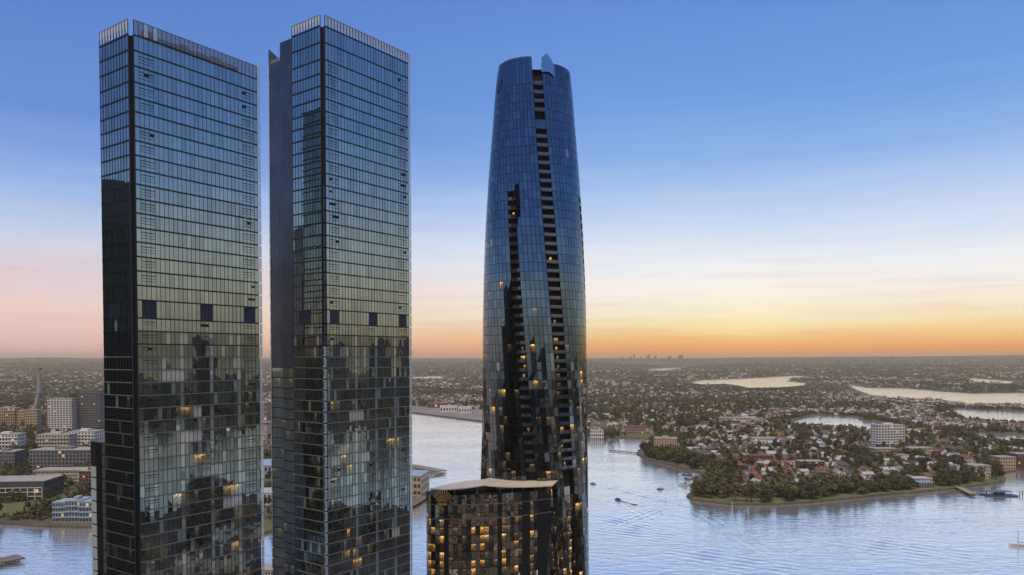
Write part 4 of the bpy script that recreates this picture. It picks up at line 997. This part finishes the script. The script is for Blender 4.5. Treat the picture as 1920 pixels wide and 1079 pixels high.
def jetty(name, label, p0, p1, w, z, m_=None, rail=True, cat='jetty', npile=None):
    a, b_ = np.array(G(*p0, z)), np.array(G(*p1, z)); L_ = float(np.linalg.norm(b_-a)); r = thing(name, label, cat, (a[0], a[1], 0), math.atan2(b_[1]-a[1], b_[0]-a[0]))
    npl = max(4, int(L_/3))
    if npl <= 40:
        for i in range(npl): q = MB(); q.box(L_*i/npl+.04, L_*(i+1)/npl-.04, -w/2, w/2, z-.4, z); q.build('deck_plank', m_ or timber, r)
    q = MB(); q.box(0, L_, -w/2+.3, w/2-.3, z-.8, z-.41); q.build('beam', pile_m, r)
    for i in range(npile or max(2, int(L_/7))):
        for s in (-1, 1): x_ = L_*(i+.5)/(npile or max(2, int(L_/7))); q = MB(); q.tube((x_, s*(w/2-.4), -2), (x_, s*(w/2-.4), z-.81), .3, .3, 6); q.build('pile', pile_m, r)
    if rail:
        for s in (-1, 1):
            q = MB(); q.box(0, L_, s*(w/2-.1)-.05, s*(w/2-.1)+.05, z+1.0, z+1.1); rl = q.build('handrail', whitem, r)
            for i in range(max(3, int(L_/4))): x_ = .1+(L_-.3)*i/(max(3, int(L_/4))-1); q = MB(); q.box(x_, x_+.1, s*(w/2-.1)-.05, s*(w/2-.1)+.05, z, z+1); q.build('rail_post', whitem, rl)
    return r
jetty('timber_jetty', 'timber wharf deck with white rails standing in the blue water', (-60, 1062), (40, 1043), 16, 2.6)
jetty('timber_jetty', 'narrow timber jetty at the mouth of the bay', (1194, 849), (1142, 844), 4, 1.8, rail=False)
jetty('ferry_jetty', 'yellow-topped jetty running out to the ferry pontoon', (1797, 913), (1824, 926), 7, 3.0, mat('yellow_timber', (.42,.33,.16), .8, noise=.5))
jetty('gangway', 'thin blue gangway linking jetty to ferry pontoon', (1824, 925), (1852, 926), 2.4, 1.6, navy, npile=1, cat='gangway')
jetty('curved_pier', 'low concrete pier arm reaching out beyond the blue-roofed shed', (768, 872), (829, 883), 16, 2.6, conc_m, rail=False, cat='pier')
jetty('pier', 'broad timber apron beside the blue-roofed pier shed', (765, 948), (803, 925), 14, 2.4, rail=False, cat='pier')
jetty('pier', 'flat concrete pier head with dark piles behind the podium', (786, 893), (832, 886), 9, 2.2, conc_m, rail=False, cat='pier')
# ferry pontoon
a = np.array(G(1852, 932)); b_ = np.array(G(1910, 932)); L_ = b_[0]-a[0]; r = thing('ferry_pontoon', 'dark floating ferry pontoon with long flat roof', 'pontoon', (a[0], a[1], 0), 0)
q = MB(); q.box(0, L_, 0, 12, -.5, 1.4); q.build('float', navy, r); q = MB(); q.prism([(3,0),(L_-6,0),(L_-6,11),(3,11)], 5.2, 5.6); q.build('roof', mat('pontoon_roof', (.12,.125,.16), .5), r)
for i in range(6):
    for s in (1, 10): x_ = 5+(L_-14)*i/5; q = MB(); q.box(x_-.15, x_+.15, s-.15, s+.15, 1.41, 5.19); q.build('post', navy, r)
q = MB(); q.box(L_*.36, L_*.62, 3, 9, 1.41, 5.1); q.build('waiting_room', blueg, r)
for i, px in enumerate((1849, 1912, 1917)):
    X, Y = G(px, 930); q = MB(); q.tube((X, Y, -3), (X, Y, 5.5), .45, .4, 8); props(q.build('mooring_pile', pile_m), 'dark mooring pile standing beside the ferry pontoon', 'pile', 'mooring piles by the pontoon')

# ------------------------------------------------------------------ boats
def boat(name, label, px, py, L_, rz, kind, hull=whitem, cat='boat', group=None):
    X, Y = G(px, py); r = thing(name, label, cat, (X, Y, 0), rz, group); B = L_*.30 if kind != 'yacht' else L_*.25; q = MB(); n = 7; sec = []
    for i in range(n):
        t_ = i/(n-1); bw = B/2*math.sqrt(max(0, 1-max(0, (t_-.35)/.65)**2.2))*(1 if t_ > .1 else .88); sh = L_*.085*(1+.5*t_*t_); x_ = -L_/2+L_*t_
        sec.append([(x_, -bw, sh), (x_-.0, -bw*.72, -.25), (x_, 0, -.5), (x_, bw*.72, -.25), (x_, bw, sh)])
    for a_, b2 in zip(sec[:-1], sec[1:]):
        for k in range(4): q.quad(a_[k], b2[k], b2[k+1], a_[k+1])
        q.quad(a_[4], b2[4], b2[0], a_[0])
    i0 = len(q.v); q.v += sec[0]; q.f.append(tuple(range(i0, i0+5))); q.m.append(0)
    q.build('hull', hull, r); sh = L_*.095
    if kind == 'yacht':
        q = MB(); q.box(-L_*.12, L_*.18, -B*.22, B*.22, sh, sh+.7); q.build('cabin', whitem, r); q = MB(); q.tube((L_*.06, 0, sh), (L_*.06, 0, L_*.86), .24, .15, 6); ms_ = q.build('mast', steel, r)
        q = MB(); q.tube((L_*.05, 0, sh+1.5), (-L_*.34, 0, sh+1.4), .22, .16, 6); q.build('boom', navy, ms_)
        for ex_ in (L_*.49, -L_*.48): q = MB(); q.tube((L_*.06, 0, L_*.84), (ex_, 0, sh), .03, .03, 4); q.build('stay', steel, ms_)
    else:
        q = MB(); q.prism([(-L_*.22,-B*.34),(L_*.16,-B*.30),(L_*.26,0),(L_*.16,B*.30),(-L_*.22,B*.34)], sh*.9, sh+1.5); cb = q.build('cabin', hull if kind == 'speed' else whitem, r)
        q = MB(); q.prism([(-L_*.20,-B*.355),(L_*.165,-B*.315),(L_*.275,0),(L_*.165,B*.315),(-L_*.20,B*.355)], sh+.55, sh+1.15); q.build('windscreen', blueg, cb)
        q = MB(); q.box(-L_*.24, L_*.10, -B*.36, B*.36, sh+1.52, sh+1.66); q.build('cabin_roof', whitem, cb)
        if kind == 'cruiser': q = MB(); q.box(-L_*.18, L_*.02, -B*.28, B*.28, sh+1.67, sh+2.7); q.build('flybridge', blueg, cb); q = MB(); q.tube((-L_*.1,0,sh+2.7),(-L_*.1,0,sh+5.5),.07,.05,5); q.build('antenna', steel, cb)
        q = MB(); q.box(-L_*.46, -L_*.26, -B*.36, B*.36, sh*.8, sh*.95); q.build('cockpit_floor', timber, r)
    return r
boat('sailing_yacht', 'white sailing yacht with bare mast at anchor on open water', 1911, 1024, 15.5, R(172), 'yacht', cat='yacht')
boat('speedboat', 'blue speedboat cutting a wake across the harbour', 1159, 938, 9, R(140), 'speed', navy)
boat('motor_boat', 'small motor boat beside the right flank of the curved tower', 1112, 908, 8, R(150), 'motor', navy)
boat('motor_boat', 'white cabin boat moored off the headland trees', 1239, 883, 9.5, R(175), 'motor')
boat('motor_boat', 'dark little cabin boat moored between cabin boat and marina tip', 1238, 918, 8.5, R(185), 'motor', navy)
boat('motor_cruiser', 'large white motor cruiser at the marina berth', 1283, 911, 15, R(172), 'cruiser', cat='boat')
for i, (px, py, L_, kd, lb) in enumerate(((1293,900,12,'motor','dark blue boat in the marina behind the cruiser'), (1303,903,11,'motor','white boat in the marina beside the jetty'), (1288,891,13,'yacht','yacht with bare mast at the inner marina berth'), (1301,891,12,'yacht','yacht with bare mast against the headland seawall'), (1303,912,10,'motor','white boat berthed nearest the headland lawn'), (1279,890,11,'yacht','yacht at the outer end of the inner marina berth'))):
    boat('marina_boat', lb, px, py, L_, R(170+i*4), kd, navy if i % 2 == 0 else whitem)
for px, py in ((1152, 834), (1171, 831)): boat('motor_boat', 'tiny white boat moored in the calm bay', px, py, 8, R(170), 'motor', group='boats in the bay')
jetty('marina_pontoon', 'low floating marina pontoon between the moored boats', (1314, 896), (1283, 896), 2.5, .8, rail=False, npile=3); jetty('marina_pontoon', 'outer marina pontoon beside the motor cruiser', (1308, 909), (1276, 907), 2.5, .8, rail=False, npile=3)
for px, py, lb in ((1373, 952, 'white navigation post standing off the seawall point'), (1248, 941, 'small buoy post off the headland lawn')):
    X, Y = G(px, py); q = MB(); q.tube((X, Y, -2), (X, Y, 4), .3, .25, 8); q.tube((X, Y, 4), (X, Y, 5), .55, .4, 8); props(q.build('channel_marker', whitem), lb, 'marker')
foam_m = mat('foam', (.85,.87,.90), .6, noise=1.5, col2=(.62,.68,.76))
bx_, by_ = boatA; q = MB(); d_ = np.array(G(1230, 955))-np.array(boatA); d_ /= np.linalg.norm(d_); n_ = np.array([-d_[1], d_[0]])
for i in range(12):
    a0, a1 = 3+i*2.2, 3+(i+1)*2.2; w0, w1 = 1.4+i*.12, 1.4+(i+1)*.12; f_ = lambda a, w: (bx_+d_[0]*a+n_[0]*w, by_+d_[1]*a+n_[1]*w, .62)
    q.quad(f_(a0, -w0), f_(a1, -w1), f_(a1, w1), f_(a0, w0))
props(q.build('wake_foam', foam_m, None, 'stuff'), 'white foam trailing behind the blue speedboat', 'foam')
# ------------------------------------------------------------------ houses and trees over the land
rh = random.Random(31)
LM = [(GP(*p)[:2], s) for p, s in (((1670,842),'the white tower block'), ((1250,852),'the tan bay apartment block'), ((1435,838),'the long pale apartments'), ((1660,860),'the tan three-storey flats'), ((1728,855),'the cream two-storey flats'), ((1840,898),'the pale waterfront flats'),
      ((1890,882),'the tan waterside flats'), ((1522,883),'the dark red brick flats'), ((1428,866),'the red-roofed long house'), ((1380,796),'the cream hilltop hall'), ((1735,915),'the boat shed'), ((1195,814),'the pink terrace row'), ((1120,822),'the white waterfront terraces'),
      ((1297,937),'the headland lawn point'), ((1310,890),'the marina'), ((1800,915),'the ferry jetty'), ((1440,945),'the middle of the long seawall'), ((1600,934),'the seawall below the flats'), ((1370,900),'the wooded marina bank'), ((1590,838),'the inland street'), ((1560,900),'the lower street'),
      ((1500,800),'the inlet behind the headland'), ((110,886),'the grey gridded office'), ((110,908),'the cream curved office'), ((0,940),'the white-framed wharf office'), ((135,980),'the blue-white wharf apartments'), ((70,806),'the bridge pylon'), ((110,815),'the lime-topped tower'), ((100,856),'the stepped white apartments'), ((160,918),'the red brick block'), ((60,970),'the waterside lawn'), ((495,900),'the blue wharf shed'), ((780,930),'the pier shed'), ((495,985),'the lawn between the towers'))]
def near(x, y): return 'near '+min(LM, key=lambda l: (l[0][0]-x)**2+(l[0][1]-y)**2)[1]
def house_proto(name, label, w, d, h, wall, roof, rtype, chim=True):
    r = thing(name, label, 'house', (0,0,0), 0, 'houses on the wooded headland')
    q = MB(); q.box(-w/2, w/2, -d/2, d/2, -2, h)
    if rtype == 'gable':
        for s in (-1, 1): q.tri((-w/2, s*d/2, h), (w/2, s*d/2, h), (0, s*d/2, h+w*.36))
    q.build('wall', wallm[wall], r); q = MB(); o = .45; rh_ = w*.36; e = .12
    if rtype == 'gable':
        for s in (-1, 1):
            q.quad((s*(w/2+o), -d/2-o, h-o*.72+e), (s*(w/2+o), d/2+o, h-o*.72+e), (0, d/2+o, h+rh_+e), (0, -d/2-o, h+rh_+e)); q.quad((s*(w/2+o), -d/2-o, h-o*.72-.1), (s*(w/2+o), d/2+o, h-o*.72-.1), (0, d/2+o, h+rh_-.1), (0, -d/2-o, h+rh_-.1))
    elif rtype == 'hip':
        a, b_ = w/2+o, d/2+o; k = max(0, b_-a); zz, zt = h+.02, h+a*.55
        q.quad((-a,-b_,zz),(a,-b_,zz),(a,b_,zz),(-a,b_,zz)); q.tri((-a,-b_,zz),(a,-b_,zz),(0,-k,zt)); q.tri((a,b_,zz),(-a,b_,zz),(0,k,zt)); q.quad((a,-b_,zz),(a,b_,zz),(0,k,zt),(0,-k,zt)); q.quad((-a,b_,zz),(-a,-b_,zz),(0,-k,zt),(0,k,zt))
    else: q.box(-w/2-.2, w/2+.2, -d/2-.2, d/2+.2, h+.01, h+.5)
    rf = q.build('roof', roofm[roof], r)
    if chim: q = MB(); q.box(w*.2, w*.2+.9, d*.1, d*.1+.9, h+.3, h+rh_+1.2); q.build('chimney', wallm['brick'], rf)
    q = MB(); q.box(-.55, .55, -.04, .04, -.75, .75); wme = q.mesh('window', pane_m); fl = 2 if h > 4.5 else 1
    for k in range(fl):
        for sx in (-.28, .28): place('window', wme, r, loc=(w*sx, -d/2-.03, h*(k+.55)/fl))
    return r
hp = [house_proto('gabled_house', 'white two-storey house with grey gabled roof', 8, 11, 6.0, 'white', 'slate', 'gable'), house_proto('gabled_house', 'cream cottage with pale metal gabled roof', 8.5, 10, 3.8, 'cream', 'metal', 'gable'),
      house_proto('hipped_house', 'brown brick house with terracotta hipped roof', 10, 12, 4.0, 'brick', 'tile', 'hip'), house_proto('hipped_house', 'cream house with brown hipped roof', 10, 13, 5.6, 'cream', 'rust', 'hip'),
      house_proto('terrace_house', 'narrow white terrace house with pale roof', 6, 13, 6.4, 'white', 'metal', 'gable'), house_proto('flat_roofed_house', 'white box house with flat roof', 9, 10, 6.2, 'white', 'flat', 'flat', False),
      house_proto('hipped_house', 'grey house with slate hipped roof', 9, 12, 5.5, 'grey', 'slate', 'hip'), house_proto('gabled_house', 'tan house with terracotta gabled roof', 8.5, 12, 5.6, 'tan', 'tile', 'gable')]
base_lb = [h_['label'] for h_ in hp]
rng = np.random.default_rng(4)
cell = 14.0
xs_ = np.arange(-1500, 1700, cell); ys_ = np.arange(640, 2350, cell); gx2, gy2 = np.meshgrid(xs_, ys_)
gx2 = (gx2+rng.uniform(-4, 4, gx2.shape)).ravel(); gy2 = (gy2+rng.uniform(-4, 4, gy2.shape)).ravel()
u_ = gx2/gy2; ok = (np.abs(u_) < .80); gx2, gy2 = gx2[ok], gy2[ok]
sd2 = shore(gx2, gy2); ok = sd2 > 9; gx2, gy2, sd2 = gx2[ok], gy2[ok], sd2[ok]
blocked = np.zeros(len(gx2), bool)
for (x, y, r_) in taken: blocked |= (gx2-x)**2+(gy2-y)**2 < (r_+5)**2
for l in lawns: blocked |= (sdf(l, gx2, gy2) > -2)
inw = sdf(wharfland, gx2, gy2) > -15
sx_ = np.array(street_xy); nearst = np.zeros(len(gx2), bool)
for p in sx_: nearst |= (gx2-p[0])**2+(gy2-p[1])**2 < 8.5**2
ok = ~blocked & ~nearst & ~inw; gx2, gy2, sd2 = gx2[ok], gy2[ok], sd2[ok]
gz2 = height(gx2, gy2, sd2)
right = gx2 > 100
dens = vnoise(gx2, gy2, 130, 21)*.6+vnoise(gx2, gy2, 60, 22)*.4
ph = np.where(right, np.where(sd2 < 48, .04, np.where(gy2 < 1500, .50, .42)), np.where(gy2 < 1150, .0, .45))*np.clip(.35+1.3*dens, .3, 1.25)
is_h = rng.random(len(gx2)) < ph
def vis_px(x, y, z): d = y*CP-(z-CAMZ)*SP; return 960+F*x/d
pxs_ = vis_px(gx2, gy2, gz2)
hidden = ((pxs_ > 255) & (pxs_ < 482)) | ((pxs_ > 513) & (pxs_ < 755)) | ((pxs_ > 915) & (pxs_ < 1092)) | (pxs_ < -15) | (pxs_ > 1935)
hid = np.where(is_h)[0]; hid = hid[np.argsort(gy2[hid]+hidden[hid]*1e5)]
solo_h, rest_h = hid[:270], hid[270:]
kindof = rng.integers(0, len(hp), len(gx2)); used_p = set()
for i in solo_h:
    k = int(kindof[i]); src = hp[k]
    o = src if k not in used_p else copy_tree(src); used_p.add(k)
    o['label'] = base_lb[k]+' '+near(gx2[i], gy2[i])
    o.location = (gx2[i], gy2[i], gz2[i]-.1); o.rotation_euler = (0, 0, rh.choice((0, P/2, P, -P/2))+.35*vnoise(np.array([gx2[i]]), np.array([gy2[i]]), 300, 9)[0]+rh.uniform(-.12, .12)); s = rh.uniform(1.05, 1.4); o.scale = (s, s, s*rh.uniform(.8, 1.0))
# far houses, one mass
def house_mass(name, X, Y, Z, sc, label):
    n = len(X); w, d, h = 9*sc*rng.uniform(.8, 1.3, n), 11*sc*rng.uniform(.8, 1.4, n), 5*np.minimum(sc, 2.2)*rng.uniform(.7, 1.3, n); a = rng.uniform(0, P, n); rr = w*.3*np.minimum(1, 2/sc)
    loc = np.zeros((n, 10, 3))
    for k, (sx, sy, top) in enumerate(((-1,-1,0),(1,-1,0),(1,1,0),(-1,1,0),(-1,-1,1),(1,-1,1),(1,1,1),(-1,1,1))): loc[:, k] = np.stack([sx*w/2, sy*d/2, np.where(top, h, -3)], 1)
    loc[:, 8] = np.stack([0*w, -d/2, h+rr], 1); loc[:, 9] = np.stack([0*w, d/2, h+rr], 1)
    c, s = np.cos(a)[:, None], np.sin(a)[:, None]; vx = loc[:, :, 0]*c-loc[:, :, 1]*s+X[:, None]; vy = loc[:, :, 0]*s+loc[:, :, 1]*c+Y[:, None]; vz = loc[:, :, 2]+Z[:, None]
    V = np.stack([vx, vy, vz], -1).reshape(-1, 3); fq = np.array([[0,1,5,4],[1,2,6,5],[2,3,7,6],[3,0,4,7],[4,8,9,7],[5,6,9,8],[4,5,8,8],[6,7,9,9]])
    Fq = (fq[None]+(np.arange(n)*10)[:, None, None]); wi = rng.choice([0,0,1,1,3,2,3], n); ri = 4+rng.choice([0,0,1,2,3,3,4], n); M_ = np.stack([wi]*4+[ri]*2+[wi]*2, 1).ravel()
    Fl = Fq.reshape(-1, 4); me = bpy.data.meshes.new(name); faces = [tuple(f) if f[2] != f[3] else tuple(f[:3]) for f in Fl.tolist()]
    me.from_pydata(V.tolist(), [], faces)
    for k in ('white', 'cream', 'brick', 'tan'): me.materials.append(wallm[k])
    for k in ('slate', 'tile', 'metal', 'rust', 'flat'): me.materials.append(roofm[k])
    me.polygons.foreach_set('material_index', M_.astype(np.int32)); me.update(); o = place(name, me, None, 'stuff'); return props(o, label, 'houses')
house_mass('suburb_houses', gx2[rest_h], gy2[rest_h], gz2[rest_h], np.ones(len(rest_h)), 'distant small houses among trees beyond the headland')
# near trees: every cell without a house, two in the park strip
ti = np.where(~is_h)[0]; TX, TY, TZ, TS = [], [], [], []
for i in ti:
    strip = sd2[i] < 55 and right[i]
    for k in range(3 if strip else (2 if rng.random() < .55 else 1)):
        x, y = gx2[i]+rng.uniform(-6, 6), gy2[i]+rng.uniform(-6, 6)
        TX.append(x); TY.append(y); TS.append(rng.uniform(.75, 1.45)*(1.15 if strip else (.95 if rng.random() < .8 else 1.25)))
for i in hid[::2]:
    TX.append(gx2[i]+rng.choice((-8.5, 8.5))+rng.uniform(-2, 2)); TY.append(gy2[i]+rng.uniform(-8, 8)); TS.append(rng.uniform(.5, .85))
# hedges and park rows on the left shore
for (a, b_, n_, s_) in (((12, 973), (98, 966), 26, .5), ((15, 976), (98, 971), 26, .5), ((0, 944), (80, 936), 18, .8), ((78, 930), (135, 908), 18, 1.0), ((80, 925), (150, 905), 14, 1.1), ((0, 905), (50, 880), 14, 1.0), ((20, 860), (65, 845), 10, 1.2)):
    for t_ in np.linspace(0, 1, n_):
        p = GP(a[0]+(b_[0]-a[0])*t_, a[1]+(b_[1]-a[1])*t_); TX.append(p[0]+rng.uniform(-2.5, 2.5)); TY.append(p[1]+rng.uniform(-3, 3)); TS.append(s_*rng.uniform(.8, 1.2))
TX, TY, TS = np.array(TX), np.array(TY), np.array(TS); ts = shore(TX, TY); ok = ts > 7
for (x, y, r_) in taken: ok &= (TX-x)**2+(TY-y)**2 > (r_*.9)**2
TX, TY, TS, ts = TX[ok], TY[ok], TS[ok], ts[ok]; TS = np.where((TY > 1450) & (ts < 160), TS*.6, TS); TZ = height(TX, TY, ts); pk = rng.choice([0,0,0,1,1,1,2,3], len(TX)) if True else None
blobs = vnoise(TX, TY, 45, 41); kn = np.where(blobs < .35, 0, np.where(blobs < .62, np.where(rng.random(len(TX)) < .5, 0, 1), np.where(blobs < .78, 1, np.where(rng.random(len(TX)) < .55, 2, 3))))
px_t = vis_px(TX, TY, TZ); hidt = ((px_t > 255) & (px_t < 482)) | ((px_t > 513) & (px_t < 755)) | ((px_t > 915) & (px_t < 1092)) | (px_t < -15) | (px_t > 1935)
order = np.argsort(TY/TS**.5+hidt*1e5); solo, rest = order[:296], order[296:]
for i in solo:
    nm, lb, k, tm, cm_ = protos[int(kn[i])*2+int(rng.integers(0, 2))]; side = 'on the wooded headland' if TX[i] > 100 else 'on the parkland shore behind the slab towers'
    szw = 'large ' if TS[i] > 1.3 else ('small ' if TS[i] < .75 else ''); r = thing(nm, szw+lb+' '+near(TX[i], TY[i]), 'tree', (TX[i], TY[i], TZ[i]-.2), rng.uniform(0, 6.28), 'trees '+side); s = TS[i]; r.scale = (s*rng.uniform(.9,1.15), s*rng.uniform(.9,1.15), s*rng.uniform(.85,1.1))
    place('trunk', tm, r); place('crown', cm_, r)
pts = np.stack([TX, TY, TZ-.3], 1)[rest]; sc = TS[rest][:, None]*rng.uniform(.85, 1.15, (len(rest), 3))
gn_scatter('suburb_trees', pts, sc, kn[rest]*2+rng.integers(0, 2, len(rest)), rng.uniform(0, 6.28, len(rest)), 'mass of dark trees filling the suburbs behind the waterfront', 'trees')
# far canopy out to the hills
n = 60000; fpx = rng.uniform(-250, 2170, n); fpy = 674.5+(770-674.5)*rng.random(n)**1.25
d3 = np.stack([(fpx-960)/F, CP+(CY-fpy)/F*SP, -SP+(CY-fpy)/F*CP], 1); zz = np.full(n, 5.0)
for _ in range(4):
    t_ = (zz-CAMZ)/d3[:, 2]; t_ = np.clip(np.where(t_ > 0, t_, 20500), 0, 20500); FX, FY = d3[:, 0]*t_, d3[:, 1]*t_; zz = .5*zz+.5*np.minimum(height(FX, FY), 140)
fs = shore(FX, FY); ok = (FY > 2250) & (FY < 20500) & (fs > 25); FX, FY, fs = FX[ok], FY[ok], fs[ok]; fz_ = height(FX, FY, fs); n = len(FX)
inw2 = sdf(wharfland, FX, FY) > -40; FX, FY, fs, fz_ = FX[~inw2], FY[~inw2], fs[~inw2], fz_[~inw2]; n = len(FX)
hd = vnoise(FX, FY, 500, 51)*.6+vnoise(FX, FY, 160, 52)*.4; ish = rng.random(n) < np.clip((hd-.46)*1.7, .01, .42)*np.clip(1.2-FY/8500, .04, 1)
big_ = np.clip(FY*4.6/F/8.0, 1.0, 5.0); tt = ~ish
s3 = np.stack([big_, big_, np.minimum(.55+.10*big_, 1.1)*np.clip(.45+fs/450, .45, 1)], 1)*rng.uniform(.75, 1.25, (n, 1))
gn_scatter('far_woodland', np.stack([FX, FY, fz_-.8], 1)[tt], s3[tt], rng.choice([0,0,1,2,2,3,4,6], tt.sum()), rng.uniform(0, 6.28, tt.sum()), 'hazy wooded suburbs stretching to the far horizon', 'woodland')
house_mass('far_suburb_houses', FX[ish], FY[ish], fz_[ish], np.clip(FY[ish]/3500, .9, 1.9), 'specks of distant houses scattered through the hazy woodland')

# old low-rise quarter on the near shore, outside the frame, that shows only in the mirrored facades
cx2, cy2 = rng.uniform(-260, 470, 330), rng.uniform(-330, 230, 330); okc = (cx2 > .9*cy2-200) & ~((cx2 < 30) & (cy2 > 120))
for (x, y, w_, d_, h_, mi_, lb) in spots: okc &= (cx2-x)**2+(cy2-y)**2 > 45**2
cx2, cy2 = cx2[okc], cy2[okc]; house_mass('city_low_rise', cx2, cy2, np.full(len(cx2), 2.3), rng.uniform(1.4, 3.6, len(cx2)), 'low old city buildings mirrored in the slab towers')
tx2, ty2 = rng.uniform(120, 480, 300), rng.uniform(-330, 300, 300); okc = tx2 > .9*ty2+60
for (x, y, w_, d_, h_, mi_, lb) in spots: okc &= (tx2-x)**2+(ty2-y)**2 > 40**2
tx2, ty2 = tx2[okc], ty2[okc]; k_ = len(tx2); gn_scatter('city_trees', np.stack([tx2, ty2, np.full(k_, 2.0)], 1), rng.uniform(.9, 1.6, (k_, 3)), rng.integers(0, 8, k_), rng.uniform(0, 6.28, k_), 'trees of the old city quarter mirrored in the slab towers', 'trees')
nx, ny = rng.uniform(1480, 3200, 1500), rng.uniform(-1500, 880, 1500); ok = (nx > 1560); nx, ny = nx[ok], ny[ok]; k_ = len(nx)
gn_scatter('north_shore_trees', np.stack([nx, ny, np.full(k_, 2.0)], 1), rng.uniform(1.2, 2.4, (k_, 3)), rng.integers(0, 8, k_), rng.uniform(0, 6.28, k_), 'wooded far shore mirrored in the slab towers', 'trees')
